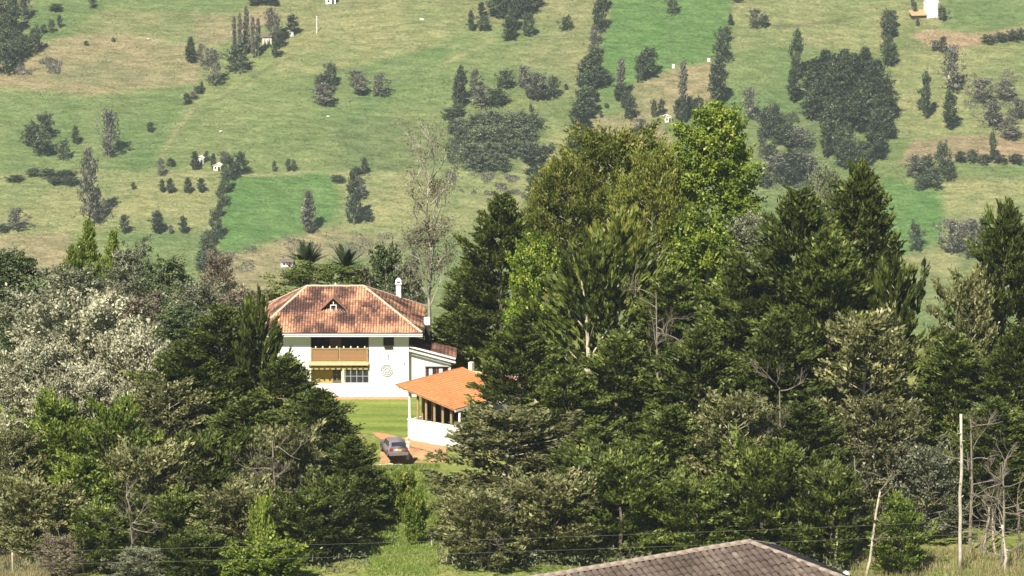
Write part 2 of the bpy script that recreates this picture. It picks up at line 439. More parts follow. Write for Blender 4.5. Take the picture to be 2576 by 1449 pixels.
def inpoly(px, py, P):
    ins = np.zeros(px.shape, dtype=bool); n = len(P)
    for i in range(n):
        x0, y0 = P[i]; x1, y1 = P[(i + 1) % n]
        if y0 == y1: continue
        c = ((y0 > py) != (y1 > py)) & (px < (x1 - x0) * (py - y0) / (y1 - y0) + x0)
        ins ^= c
    return ins
def blur(a, k):
    for _ in range(k):
        a = (np.roll(a, 1, 0) + np.roll(a, -1, 0) + a) / 3
        a = (np.roll(a, 1, 1) + np.roll(a, -1, 1) + a) / 3
    return a
def hillside_material():
    m, n, l = _new('pasture_hillside')
    b = n['Principled BSDF']; b.inputs['Roughness'].default_value = 1.0; b.inputs['Specular IOR Level'].default_value = 0.05
    at = n.new('ShaderNodeAttribute'); at.attribute_name = 'field'
    g = n.new('ShaderNodeNewGeometry')
    def noise(scale, det, rot=0.0, stretch=(1, 1, 1)):
        mp = n.new('ShaderNodeMapping'); mp.inputs['Rotation'].default_value = (0, 0, rot); mp.inputs['Scale'].default_value = stretch
        l.new(g.outputs['Position'], mp.inputs['Vector'])
        t = n.new('ShaderNodeTexNoise'); t.inputs['Scale'].default_value = scale; t.inputs['Detail'].default_value = det; t.inputs['Roughness'].default_value = 0.62
        l.new(mp.outputs[0], t.inputs['Vector']); return t
    def ramp(src, p0, c0, p1, c1):
        r = n.new('ShaderNodeValToRGB'); e = r.color_ramp.elements
        e[0].position = p0; e[0].color = (*c0, 1); e[1].position = p1; e[1].color = (*c1, 1)
        l.new(src.outputs['Fac'], r.inputs['Fac']); return r
    def mul(a, c):
        x = n.new('ShaderNodeMix'); x.data_type = 'RGBA'; x.blend_type = 'MULTIPLY'; x.inputs[0].default_value = 1
        l.new(a, x.inputs[6]); l.new(c, x.inputs[7]); return x.outputs[2]
    big = ramp(noise(0.03, 5), 0.34, (0.80, 0.90, 0.82), 0.66, (1.17, 1.07, 1.10))
    streak = ramp(noise(0.34, 7, 0.5, (0.35, 1.0, 1.0)), 0.35, (0.70, 0.75, 0.66), 0.65, (1.26, 1.20, 1.24))
    fine = ramp(noise(0.8, 5), 0.33, (0.70, 0.74, 0.66), 0.67, (1.24, 1.20, 1.20))
    c = mul(mul(mul(at.outputs['Color'], big.outputs[0]), streak.outputs[0]), fine.outputs[0])
    l.new(c, b.inputs['Base Color'])
    nb = noise(0.35, 6, 0.5, (0.5, 1, 1))
    bp = n.new('ShaderNodeBump'); bp.inputs['Strength'].default_value = 0.9; bp.inputs['Distance'].default_value = 2.2
    l.new(nb.outputs['Fac'], bp.inputs['Height']); l.new(bp.outputs[0], b.inputs['Normal'])
    return m
xs = np.concatenate([np.linspace(-1600, -275, 40), np.arange(-265, 265.1, 1.3), np.linspace(275, 1600, 40)])
ys = np.concatenate([np.linspace(1080, 1470, 26), np.arange(1476, 1860, 1.3), np.linspace(1880, 3600, 60)])
me, X, Y, Z = grid_mesh('hillside', xs, ys, hill_z)
PX, PY = project(X, Y, Z)
PX = PX + 14 * (fbm(X, Y, 9, 21) - 0.5) + 26 * (fbm(X, Y, 40, 23) - 0.5)
PY = PY + 10 * (fbm(X, Y, 9, 22) - 0.5) + 16 * (fbm(X, Y, 40, 24) - 0.5)
col = np.zeros(X.shape + (3,)); col[:] = G0
col *= (0.92 + 0.2 * fbm(X, Y, 60, 31))[..., None]
for c, P in FIELDS:
    k = blur(inpoly(PX, PY, P).astype(float), 1)[..., None] * 0.92
    col = col * (1 - k) + np.array(c) * k
for c, wd, P in LINES:
    d = np.full(X.shape, 1e9)
    for (x0, y0), (x1, y1) in zip(P[:-1], P[1:]):
        t = np.clip(((PX - x0) * (x1 - x0) + (PY - y0) * (y1 - y0)) / ((x1 - x0) ** 2 + (y1 - y0) ** 2), 0, 1)
        d = np.minimum(d, np.hypot(PX - x0 - t * (x1 - x0), PY - y0 - t * (y1 - y0)))
    k = np.clip(1.3 - d / wd, 0, 1)[..., None] * 0.75 * (0.4 + 0.9 * fbm(X, Y, 6, 41))[..., None]
    k = np.clip(k, 0, 0.9); col = col * (1 - k) + np.array(c) * k
a = me.attributes.new('field', 'FLOAT_COLOR', 'POINT')
col = col * np.array([0.89, 0.885, 0.81])
a.data.foreach_set('color', np.concatenate([col.reshape(-1, 3), np.ones((col.size // 3, 1))], 1).astype(np.float32).ravel())
tag(link('hillside', me, hillside_material()), 'far hillside of green and tan pastures', kind='structure')

# ------------------------------------------------------------------ foliage
def unit(v): return v / np.maximum(np.linalg.norm(v, axis=-1, keepdims=True), 1e-9)
def leaf_arrays(c, d, L, W, rng, nb=None):
    """diamond leaves: centre c, axis d, length L, width W; nb leans the blades' faces outward from their tuft"""
    n = len(c)
    q = unit(rng.normal(size=(n, 3)))
    if nb is not None: q = unit(q * 0.75 + nb)
    s = unit(np.cross(d, q))
    L = np.asarray(L).reshape(-1, 1) * np.ones((n, 1)); W = np.asarray(W).reshape(-1, 1) * np.ones((n, 1))
    up = np.cross(s, d)
    v = np.stack([c - d * L / 2, c + s * W / 2 - d * L * 0.08, c + d * L / 2 - up * W * 0.25, c - s * W / 2 - d * L * 0.08], 1).reshape(-1, 3)
    f = np.arange(n * 4).reshape(n, 4)
    return v, f
def crown_mesh(name, seed, H, R, nb, prof, base=0.15, elo=0.15, ehi=0.9, curve=0.25, tufts=6, K=22, rt=0.55, L=0.42, W=0.14,
               flat=0.7, along=0.8, upb=0.5, rnd=0.6, s0=0.3, spread=0.22, lobes=0.25, lean=0.0, vj=0.10):
    rng = np.random.default_rng(seed)
    t = base + (1 - base) * (np.arange(nb) + rng.random(nb)) / nb
    az = np.arange(nb) * 2.39996 + rng.normal(0, 0.35, nb)
    ph = rng.random(6) * 6.28
    lob = 1 + lobes * (np.sin(2 * az + ph[0]) * 0.5 + np.sin(3 * az + 5 * t + ph[1]) * 0.6 + np.sin(5 * az - 9 * t + ph[2]) * 0.4)
    ln = R * prof((t - base) / (1 - base)) * lob * rng.uniform(0.80, 1.08, nb)
    el = elo + (ehi - elo) * ((t - base) / (1 - base)) + rng.normal(0, 0.12, nb)
    cs, ds, ts, ns = [], [], [], []
    btint = np.clip(rng.normal(0.46, 0.16, nb), 0, 1)
    paths = []
    for i in range(nb):
        hd = np.array([math.cos(az[i]), math.sin(az[i]), 0.0])
        le = max(ln[i], 0.35)
        def pos(s):
            s = np.asarray(s)[..., None]
            p = np.array([0, 0, t[i] * H]) + hd * (s * le * math.cos(el[i])) + np.array([0, 0, 1.0]) * (s * le * math.sin(el[i]) + curve * le * s * s)
            return p + np.array([lean * H * 0.1, 0, 0]) * s
        paths.append([pos(np.array([u]))[0] for u in (0, 0.5, 0.85)])
        m = max(2, int(round(tufts * (0.35 + 0.65 * le / R))))
        s = s0 + (1 - s0) * np.sqrt((np.arange(m) + rng.random(m)) / m)
        p = pos(s)
        side = np.array([-hd[1], hd[0], 0.0])
        p = p + side * (rng.normal(0, spread, m) * le * (1.15 - s * 0.6))[:, None] + np.array([0, 0, 1.0]) * (rng.normal(0, vj, m) * le)[:, None]
        tg = unit(pos(np.minimum(s + 0.05, 1.1)) - pos(s))
        tt = np.clip(btint[i] + rng.normal(0, 0.17, m) + 0.2 * (s - 0.6), 0, 1)
        rr = rt * rng.uniform(0.65, 1.25, m)
        off = rng.normal(size=(m, K, 3)); off = unit(off) * (rng.random((m, K, 1)) ** 0.5)
        off[..., 2] *= flat
        q = p[:, None, :] + off * rr[:, None, None]
        # stretch each tuft along its branch
        q = q + tg[:, None, :] * (rng.normal(0, 0.55, (m, K, 1)) * rr[:, None, None])
        dd = unit(tg[:, None, :] * along + np.array([0, 0, upb]) + unit(off) * 0.5 + rng.normal(0, rnd, (m, K, 3)) * 0.6)
        cs.append(q.reshape(-1, 3)); ds.append(dd.reshape(-1, 3))
        ns.append((unit(off) * 0.9 + hd * 0.35 + np.array([0, 0, 0.55])).reshape(-1, 3))
        ts.append(np.clip(tt[:, None] + rng.normal(0, 0.2, (m, K)) , 0, 1).reshape(-1))
    c = np.concatenate(cs); d = np.concatenate(ds); tn = np.concatenate(ts)
    n = len(c)
    v, f = leaf_arrays(c, d, L * rng.uniform(0.6, 1.35, n), W * rng.uniform(0.6, 1.4, n), rng, np.concatenate(ns))
    return mesh_np(name, v, f, np.repeat(tn, 4)), paths
def trunk_mesh(name, seed, H, r0, paths=None, top=0.92, wob=0.02, limbs=12, split=None, seg=7):
    rng = random.Random(seed)
    mb = MB()
    n = 7
    pts = []
    ox = oy = 0
    for i in range(n):
        k = i / (n - 1)
        pts.append((ox, oy, -0.6 + k * (H * top + 0.6)))
        ox += rng.uniform(-wob, wob) * H; oy += rng.uniform(-wob, wob) * H
    mb.tube(pts, [r0 * (1.25 if i == 0 else 1) * (1 - 0.85 * i / (n - 1)) for i in range(n)], seg)
    if paths:
        st = max(1, len(paths) // limbs)
        for p in paths[::st]:
            k = max(0, min(1, p[0][2] / H)); r = r0 * (1 - 0.85 * k) * 0.5
            # start on the bent trunk
            i = min(n - 2, int(k / top * (n - 1))) if top else 0
            a = Vector(pts[i]).lerp(Vector(pts[i + 1]), 0.5)
            mb.tube([(a.x, a.y, p[0][2]), p[1], p[2]], [r, r * 0.6, r * 0.2], 5, cap=False)
    return mb.mesh(name)

cone = lambda t: np.clip(1.02 - t, 0, 1) ** 0.8 * np.clip(0.55 + 2.2 * t, 0, 1)
broadcone = lambda t: np.clip(1.0 - t ** 1.6, 0.05, 1) * np.clip(0.62 + 1.6 * t, 0, 1)
dome = lambda t: np.sqrt(np.clip(1 - (t * 0.97) ** 2.8, 0.04, 1)) * np.clip(0.6 + 1.4 * t, 0, 1)
egg = lambda t: np.sqrt(np.clip(1 - (2 * t - 0.9) ** 2 * 0.82, 0.03, 1)) * np.clip((1.04 - t) * 4, 0, 1)
column = lambda t: np.clip((1.03 - t) * 3, 0, 1) ** 0.6 * np.clip(0.5 + 3 * t, 0, 1)
umbrella = lambda t: np.clip(0.35 + 1.2 * t, 0, 1) * np.clip((1.08 - t) * 5, 0, 1) ** 0.5

PROTO = {}
def proto(key, leaf, bark, H, R, r0, trunk=None, **kw):
    seed = kw.pop('seed')
    cm, paths = crown_mesh('crown', seed, H, R, **kw)
    tm = trunk_mesh('trunk', seed, H, r0, paths, **(trunk or {}))
    cm.materials.append(M[leaf]); tm.materials.append(M[bark])
    PROTO[key] = (cm, tm, H, R)
# near trees: full prototypes
mass = lambda t: np.clip(1 - t ** 3.2, 0.10, 1) * np.clip(0.66 + 1.4 * t, 0, 1)
for k, sd in (('cypress_a', 1), ('cypress_b', 2), ('cypress_c', 3)):
    proto(k, 'lf_cypress', 'bark', 20, 6.0, 0.38, seed=sd, nb=155, prof=mass, base=0.06, elo=0.0, ehi=0.55, curve=0.10, tufts=13, K=24,
          rt=0.60, L=0.50, W=0.20, flat=0.40, along=1.0, upb=0.30, rnd=0.6, lobes=0.30, spread=0.17, s0=0.35, vj=0.04)
for k, sd in (('olive_cypress_a', 4), ('olive_cypress_b', 5)):
    proto(k, 'lf_cypress_olive', 'bark_pale', 14, 5.2, 0.30, seed=sd, nb=100, prof=dome, base=0.05, elo=0.0, ehi=0.8, curve=0.10, tufts=10, K=22, vj=0.05,
          rt=0.56, L=0.46, W=0.19, flat=0.45, along=0.8, upb=0.2, rnd=0.8, lobes=0.3, spread=0.2, s0=0.35, trunk=dict(limbs=40))
for k, sd, lfm in (('low_cypress_a', 51, 'lf_cypress'), ('low_cypress_b', 52, 'lf_cypress'), ('low_cypress_c', 53, 'lf_cypress_olive')):
    proto(k, lfm, 'bark', 8.5, 4.8, 0.24, seed=sd, nb=75, prof=dome, base=0.08, elo=0.1, ehi=0.8, curve=0.12, tufts=10, K=26,
          rt=0.56, L=0.48, W=0.19, flat=0.55, along=0.9, upb=0.35, rnd=0.7, lobes=0.5, spread=0.22, s0=0.3, vj=0.08)
proto('fresh_cypress', 'lf_cypress_green', 'bark', 9, 4.2, 0.22, seed=6, nb=80, prof=dome, base=0.04, elo=0.1, ehi=0.95, curve=0.15, tufts=8, K=26, vj=0.06,
      rt=0.48, L=0.42, W=0.18, flat=0.6, along=0.9, upb=0.4, rnd=0.7, lobes=0.4, s0=0.35)
fan = lambda t: np.clip(0.75 + 0.6 * t, 0, 1) * np.clip((1.05 - t) * 1.6, 0, 1) ** 0.6
for k, sd in (('feather_a', 7), ('feather_b', 8)):
    proto(k, 'lf_olive' if sd == 8 else 'lf_cypress', 'bark_pale', 17, 7.0, 0.34, seed=sd, nb=85, prof=fan,
          base=0.10, elo=0.25, ehi=0.95, curve=0.16, tufts=12, K=18, rt=0.34, L=0.72, W=0.22, flat=0.8, along=1.5, upb=0.4, rnd=0.45, spread=0.05, lobes=0.35, s0=0.25)
proto('bright_tall', 'lf_bright', 'bark_pale', 27, 4.7, 0.34, seed=9, nb=150, prof=egg, base=0.36, elo=-0.1, ehi=0.9, curve=0.08, tufts=9, K=46,
      rt=0.60, L=0.32, W=0.22, flat=0.7, along=0.4, upb=0.1, rnd=1.0, lobes=0.25, spread=0.28, s0=0.4)
proto('bright_low', 'lf_bright', 'bark_pale', 13, 4.4, 0.24, seed=10, nb=80, prof=dome, base=0.15, elo=0.0, ehi=0.9, curve=0.08, tufts=8, K=42,
      rt=0.58, L=0.32, W=0.21, flat=0.7, along=0.4, upb=0.1, rnd=1.0, lobes=0.25, spread=0.28, s0=0.4)
for k, sd in (('olive_a', 11), ('olive_b', 12)):
    proto(k, 'lf_olive', 'bark_dead', 22, 6.6, 0.22, seed=sd, nb=130, prof=dome, base=0.30, elo=0.1, ehi=0.6, curve=0.08, tufts=9, K=34,
          rt=0.60, L=0.40, W=0.17, flat=0.9, along=0.8, upb=0.7, rnd=0.8, lobes=0.25, spread=0.2, s0=0.4, trunk=dict(limbs=50))
for k, sd in (('silver_a', 13), ('silver_b', 14)):
    proto(k, 'lf_silver', 'twig', 7, 5.2, 0.20, seed=sd, nb=90, prof=lambda t: np.sqrt(np.clip(1 - (0.97 * t) ** 2, 0.02, 1)), base=0.04, elo=0.1, ehi=1.0, curve=0.05, tufts=9, K=34,
          rt=0.48, L=0.28, W=0.16, flat=0.5, along=0.5, upb=0.2, rnd=1.0, lobes=0.45, spread=0.22, s0=0.4, trunk=dict(limbs=30))
for k, sd, lf in (('grey_a', 15, 'lf_grey'), ('grey_b', 16, 'lf_grey'), ('dry_a', 17, 'lf_dry')):
    proto(k, lf, 'twig', 10, 4.2, 0.16, seed=sd, nb=80, prof=dome, base=0.08, elo=0.2, ehi=1.0, curve=0.08, tufts=7, K=22,
          rt=0.52, L=0.36, W=0.18, flat=0.75, along=0.6, upb=0.3, rnd=0.9, lobes=0.5, spread=0.24, s0=0.4, trunk=dict(limbs=70))
proto('grey_tall', 'lf_grey', 'twig', 22, 3.2, 0.2, seed=24, nb=60, prof=dome, base=0.70, elo=0.2, ehi=0.9, curve=0.08, tufts=6, K=22,
      rt=0.46, L=0.28, W=0.12, flat=0.75, along=0.6, upb=0.3, rnd=0.9, lobes=0.5, spread=0.24, s0=0.4, trunk=dict(limbs=60))
proto('leafy_green', 'lf_green', 'bark', 11, 4.2, 0.24, seed=18, nb=80, prof=dome, base=0.1, elo=0.0, ehi=0.9, curve=0.06, tufts=7, K=26,
      rt=0.58, L=0.42, W=0.24, flat=0.65, along=0.4, upb=0.2, rnd=1.0, lobes=0.45, spread=0.28, s0=0.4)
proto('cedar', 'lf_cypress', 'bark', 12, 6.0, 0.3, seed=19, nb=55, prof=lambda t: np.sqrt(np.clip(1 - (0.95 * t) ** 2, 0.03, 1)), base=0.2, elo=0.0, ehi=0.25, curve=0.02, tufts=11, K=36,
      rt=0.66, L=0.36, W=0.17, flat=0.25, along=0.9, upb=0.1, rnd=0.5, lobes=0.3, spread=0.28)
proto('young_pine', 'lf_cypress_green', 'bark', 12, 2.9, 0.2, seed=20, nb=75, prof=cone, base=0.05, elo=0.3, ehi=0.9, curve=0.2, tufts=6, K=26,
      rt=0.44, L=0.40, W=0.15, flat=1.0, along=0.8, upb=0.7, rnd=0.6, lobes=0.4)
proto('yellow_shrub', 'lf_yellow', 'twig', 3.2, 1.8, 0.08, seed=22, nb=55, prof=dome, base=0.05, elo=0.2, ehi=1.1, curve=0.1, tufts=7, K=22,
      rt=0.30, L=0.26, W=0.14, flat=0.8, along=0.5, upb=0.4, rnd=1.0, lobes=0.4)
proto('small_bush', 'lf_bright', 'twig', 2.6, 1.8, 0.08, seed=23, nb=55, prof=dome, base=0.05, elo=0.1, ehi=1.1, curve=0.1, tufts=7, K=22,
      rt=0.32, L=0.28, W=0.14, flat=0.7, along=0.5, upb=0.3, rnd=1.0, lobes=0.4)
# far trees
for i, sd in enumerate((31, 32, 33)):
    proto('far_round_%d' % i, 'lf_far_dark', 'bark_far', 8, 4.2, 0.3, seed=sd, nb=34, prof=dome, base=0.12, elo=0.0, ehi=1.1, curve=0.05, tufts=6, K=12,
          rt=0.9, L=0.8, W=0.42, flat=0.7, along=0.3, upb=0.2, rnd=1.0, lobes=0.45, spread=0.3, trunk=dict(limbs=5, seg=5))
for i, sd in enumerate((34, 35, 36)):
    proto('far_col_%d' % i, 'lf_far_green' if i == 2 else 'lf_far_dark', 'bark_far', 16, 2.6, 0.28, seed=sd, nb=46, prof=column, base=0.08, elo=0.4, ehi=1.2, curve=0.2, tufts=5, K=12,
          rt=0.8, L=0.9, W=0.4, flat=1.0, along=0.6, upb=0.7, rnd=0.9, lobes=0.5, spread=0.3, trunk=dict(limbs=5, seg=5))
for i, sd in enumerate((37, 38)):
    proto('far_grey_%d' % i, 'lf_far_grey', 'bark_far', 12, 3.4, 0.26, seed=sd, nb=40, prof=egg if i else dome, base=0.1, elo=0.3, ehi=1.2, curve=0.15, tufts=5, K=10,
          rt=0.8, L=0.75, W=0.34, flat=0.9, along=0.5, upb=0.5, rnd=1.0, lobes=0.5, spread=0.3, trunk=dict(limbs=24, seg=5))
proto('far_poplar', 'lf_far_grey', 'bark_far', 17, 1.6, 0.22, seed=39, nb=46, prof=column, base=0.06, elo=0.9, ehi=1.3, curve=0.3, tufts=4, K=10,
      rt=0.6, L=0.8, W=0.3, flat=1.2, along=0.8, upb=0.9, rnd=0.7, lobes=0.5, trunk=dict(limbs=16, seg=5))
proto('far_green_0', 'lf_far_green', 'bark_far', 10, 4.0, 0.3, seed=40, nb=46, prof=dome, base=0.08, elo=0.0, ehi=1.1, curve=0.05, tufts=7, K=13,
      rt=0.9, L=0.8, W=0.4, flat=0.75, along=0.3, upb=0.3, rnd=1.0, lobes=0.4, spread=0.3, trunk=dict(limbs=5, seg=5))
proto('far_cone', 'lf_far_green', 'bark_far', 22, 4.6, 0.4, seed=41, nb=75, prof=cone, base=0.05, elo=0.2, ehi=1.0, curve=0.2, tufts=5, K=24,
      rt=1.25, L=1.0, W=0.42, flat=0.8, along=0.6, upb=0.6, rnd=0.8, lobes=0.4, spread=0.25, trunk=dict(limbs=5, seg=5))
proto('far_scrub', 'lf_scrub', 'bark_far', 5, 4.5, 0.2, seed=43, nb=34, prof=dome, base=0.05, elo=0.1, ehi=1.0, curve=0.03, tufts=6, K=13,
      rt=0.9, L=0.75, W=0.4, flat=0.6, along=0.3, upb=0.3, rnd=1.0, lobes=0.45, spread=0.3, trunk=dict(limbs=5, seg=5))
proto('far_umbrella', 'lf_far_dark', 'bark_far', 14, 6.0, 0.35, seed=42, nb=60, prof=umbrella, base=0.55, elo=0.15, ehi=0.5, curve=0.0, tufts=9, K=13,
      rt=0.9, L=0.75, W=0.4, flat=0.5, along=0.4, upb=0.3, rnd=0.9, lobes=0.3, trunk=dict(limbs=14, seg=5))

rng_g = random.Random(77)
def place_tree(key, base, H, R, label, cat='tree', group=None, name='tree', rz=None, lean=(0, 0)):
    cm, tm, H0, R0 = PROTO[key]
    e = empty(name, base, rng_g.uniform(0, 6.28) if rz is None else rz, (R / R0, R / R0, H / H0))
    e.rotation_euler.x, e.rotation_euler.y = lean
    tag(e, label, cat, group)
    link('crown', cm, None, e); link('trunk', tm, None, e)
    return e
exec_after = []

# ------------------------------------------------------------------ sheets laid on the ground
def ground_hit(px, py):
    p = at_z(px, py, 0.0)
    for _ in range(6): p = at_z(px, py, gz(p.x, p.y))
    return p
def sheet(name, pts, m, lift, step=0.3, label=None, thick=0.0):
    P = [(q.x, q.y) for q in (ground_hit(*p) for p in pts)]
    x0 = min(p[0] for p in P); x1 = max(p[0] for p in P); y0 = min(p[1] for p in P); y1 = max(p[1] for p in P)
    nx = int((x1 - x0) / step) + 2; ny = int((y1 - y0) / step) + 2
    gx = np.linspace(x0, x1, nx); gy = np.linspace(y0, y1, ny)
    GX, GY = np.meshgrid(gx, gy)
    cx = (GX[:-1, :-1] + GX[1:, 1:]) / 2; cy = (GY[:-1, :-1] + GY[1:, 1:]) / 2
    keep = inpoly(cx + 0.25 * (fbm(cx, cy, 1.2, 51) - 0.5), cy + 0.25 * (fbm(cx, cy, 1.2, 52) - 0.5), P)
    idx = np.arange(nx * ny).reshape(ny, nx)
    f = np.stack([idx[:-1, :-1], idx[:-1, 1:], idx[1:, 1:], idx[1:, :-1]], -1)[keep]
    v = np.stack([GX, GY, ground_z(GX, GY) + lift], -1).reshape(-1, 3)
    used = np.unique(f); mp = np.zeros(len(v), dtype=int); mp[used] = np.arange(len(used))
    return tag(link(name, mesh_np(name, v[used], mp[f], smooth=True), m), label, kind='structure')
def lawn_material():
    m, n, l = _new('mown_lawn')
    b = n['Principled BSDF']; b.inputs['Roughness'].default_value = 0.95; b.inputs['Specular IOR Level'].default_value = 0.1
    g = n.new('ShaderNodeNewGeometry')
    mp = n.new('ShaderNodeMapping'); mp.inputs['Scale'].default_value = (0.12, 0.55, 1); mp.inputs['Rotation'].default_value = (0, 0, 0.1)
    l.new(g.outputs['Position'], mp.inputs[0])
    t = n.new('ShaderNodeTexNoise'); t.inputs['Scale'].default_value = 1.0; t.inputs['Detail'].default_value = 4
    l.new(mp.outputs[0], t.inputs['Vector'])
    r = n.new('ShaderNodeValToRGB'); e = r.color_ramp.elements
    e[0].position = 0.36; e[0].color = (0.125, 0.17, 0.032, 1); e[1].position = 0.62; e[1].color = (0.215, 0.255, 0.058, 1)
    l.new(t.outputs['Fac'], r.inputs['Fac'])
    t2 = n.new('ShaderNodeTexNoise'); t2.inputs['Scale'].default_value = 3; t2.inputs['Detail'].default_value = 5
    l.new(g.outputs['Position'], t2.inputs['Vector'])
    r2 = n.new('ShaderNodeValToRGB'); e = r2.color_ramp.elements
    e[0].position = 0.3; e[0].color = (0.75, 0.78, 0.7, 1); e[1].position = 0.7; e[1].color = (1.15, 1.12, 1.1, 1)
    l.new(t2.outputs['Fac'], r2.inputs['Fac'])
    mx = n.new('ShaderNodeMix'); mx.data_type = 'RGBA'; mx.blend_type = 'MULTIPLY'; mx.inputs[0].default_value = 1
    l.new(r.outputs[0], mx.inputs[6]); l.new(r2.outputs[0], mx.inputs[7]); l.new(mx.outputs[2], b.inputs['Base Color'])
    return m
sheet('lawn', [(640, 1004), (1080, 1004), (1035, 1104), (1020, 1110), (940, 1093), (860, 1090), (640, 1092)], lawn_material(), 0.03, 0.4, 'mown green lawn in front of the white villa')
sheet('path', [(936, 1089), (960, 1090), (1025, 1104), (1120, 1126), (1126, 1146), (1022, 1122), (955, 1106)], M['brick'], 0.05, 0.15, 'orange brick path along the pavilion wall')
sheet('driveway', [(1016, 1122), (1124, 1146), (1090, 1164), (1000, 1166), (955, 1160), (965, 1110)], M['earth'], 0.045, 0.2, 'bare brown earth driveway below the brick path')
sheet('pavement', [(926, 1165), (955, 1152), (1012, 1154), (1004, 1164), (960, 1170)], M['pale_stone'], 0.08, 0.12, 'pale stone edging in front of the parked car')

# ------------------------------------------------------------------ tiled roofs
def tile_mesh_arrays(p, ln, seg=4):
    v = []; r0, r1 = p * 0.47, p * 0.40
    for (y, r, z) in ((-0.06, r0, 0.035), (ln, r1, 0.0)):
        for k in range(seg + 1):
            a = math.pi * k / seg; v.append((math.cos(a) * r, y, math.sin(a) * r * 0.8 + z))
    n = seg + 1
    f = [(k, n + k, n + k + 1, k + 1) for k in range(seg)]
    # thickness at the lower end
    for k in range(seg + 1):
        a = math.pi * k / seg; v.append((math.cos(a) * r0 * 0.82, -0.06, math.sin(a) * r0 * 0.62 + 0.035))
    f += [(k, k + 1, 2 * n + k + 1, 2 * n + k) for k in range(seg)]
    return np.array(v), np.array(f)
def tile_variants(p, ln, m, n=8):
    v, f = tile_mesh_arrays(p, ln); out = []
    for i in range(n):
        me = mesh_np('tile', v, f, np.full(len(v), (i + 0.5) / n)); me.materials.append(m); out.append(me)
    return out
def tiles(parent, O, e, s, poly, p, ex, m, tint, nobj=0, variants=None, prefer=None, seed=0, sg=0.13):
    """rows of barrel tiles on one roof face: O eave corner, e along the eave, s up the slope (local to parent)"""
    O, e, s = Vector(O), Vector(e).normalized(), Vector(s).normalized(); n = e.cross(s).normalized()
    rng = np.random.default_rng(seed)
    a0 = min(q[0] for q in poly); a1 = max(q[0] for q in poly); b1 = max(q[1] for q in poly)
    A, B = np.meshgrid(np.arange(a0 + p / 2, a1, p), np.arange(0.0, b1, ex))
    A = A.ravel(); B = B.ravel()
    k = inpoly(A, np.maximum(B + ex * 0.5, 0.01), poly); A = A[k]; B = B[k]
    tv = np.clip(tint(A, B) + rng.normal(0, sg, len(A)), 0, 0.999)
    order = np.argsort(prefer(A, B) if prefer else B)
    R = np.array([[e.x, s.x, n.x], [e.y, s.y, n.y], [e.z, s.z, n.z]])
    rot = rng.normal(0, 0.02, len(A)); lift = np.abs(rng.normal(0, 0.012, len(A)))
    pos = np.array(O)[None] + np.outer(A, e) + np.outer(B, s) + np.outer(0.04 + lift, n)
    mats = []
    for i in order[:nobj]:
        o = bpy.data.objects.new('tile', variants[int(tv[i] * len(variants))]); C.objects.link(o); o.parent = parent
        c, sn = math.cos(rot[i]), math.sin(rot[i])
        Ri = R @ np.array([[c, -sn, 0], [sn, c, 0], [0, 0, 1]])
        mt = Matrix([[*Ri[0], pos[i][0]], [*Ri[1], pos[i][1]], [*Ri[2], pos[i][2]], [0, 0, 0, 1]])
        o.matrix_local = mt
    rest = order[nobj:]
    if len(rest):
        v, f = tile_mesh_arrays(p, ex * 1.12)
        c, sn = np.cos(rot[rest]), np.sin(rot[rest])
        lx = v[None, :, 0] * c[:, None] - v[None, :, 1] * sn[:, None]; ly = v[None, :, 0] * sn[:, None] + v[None, :, 1] * c[:, None]
        L = np.stack([lx, ly, np.broadcast_to(v[None, :, 2], lx.shape)], -1)
        V = L @ R.T + pos[rest][:, None, :]
        F = f[None] + (np.arange(len(rest)) * len(v))[:, None, None]
        o = link('tile_field', mesh_np('tile_field', V.reshape(-1, 3), F.reshape(-1, 4), np.repeat(tv[rest], len(v))), m, parent)
        o['kind'] = 'stuff'
def ridge_tiles(parent, a, b, r, ln, m, seed=0):
    a, b = Vector(a), Vector(b); d = b - a; k = max(1, int(d.length / ln)); d = d.normalized(); ln = (b - a).length / k
    v, f = [], []
    seg = 5
    for (y, rr) in ((-0.04, r), (ln, r * 0.86)):
        for q in range(seg + 1):
            t = math.pi * q / seg; v.append((math.cos(t) * rr, y, math.sin(t) * rr * 0.75))
    f = [(q, seg + 1 + q, seg + 2 + q, q + 1) for q in range(seg)]
    me = bpy.data.meshes.new('ridge_tile'); me.from_pydata(v, [], f); me.materials.append(m)
    sd = d.cross(Vector((0, 0, 1))).normalized(); n = sd.cross(d)
    rg = random.Random(seed)
    for i in range(k):
        p = a + d * ln * i + n * rg.uniform(0, 0.02)
        o = bpy.data.objects.new('ridge_tile', me); C.objects.link(o); o.parent = parent
        o.matrix_local = Matrix([[sd.x, d.x, n.x, p.x], [sd.y, d.y, n.y, p.y], [sd.z, d.z, n.z, p.z], [0, 0, 0, 1]])
def slope_vec(a, b): return (Vector(b) - Vector(a)).normalized()

# ------------------------------------------------------------------ the villa
HX, HY = -16.3, 386.0
villa = empty('villa', (HX, HY, 0))
tag(villa, 'two-storey white villa with hipped terracotta tile roof and wooden balcony', 'house')
wb = MB()
T = 0.3
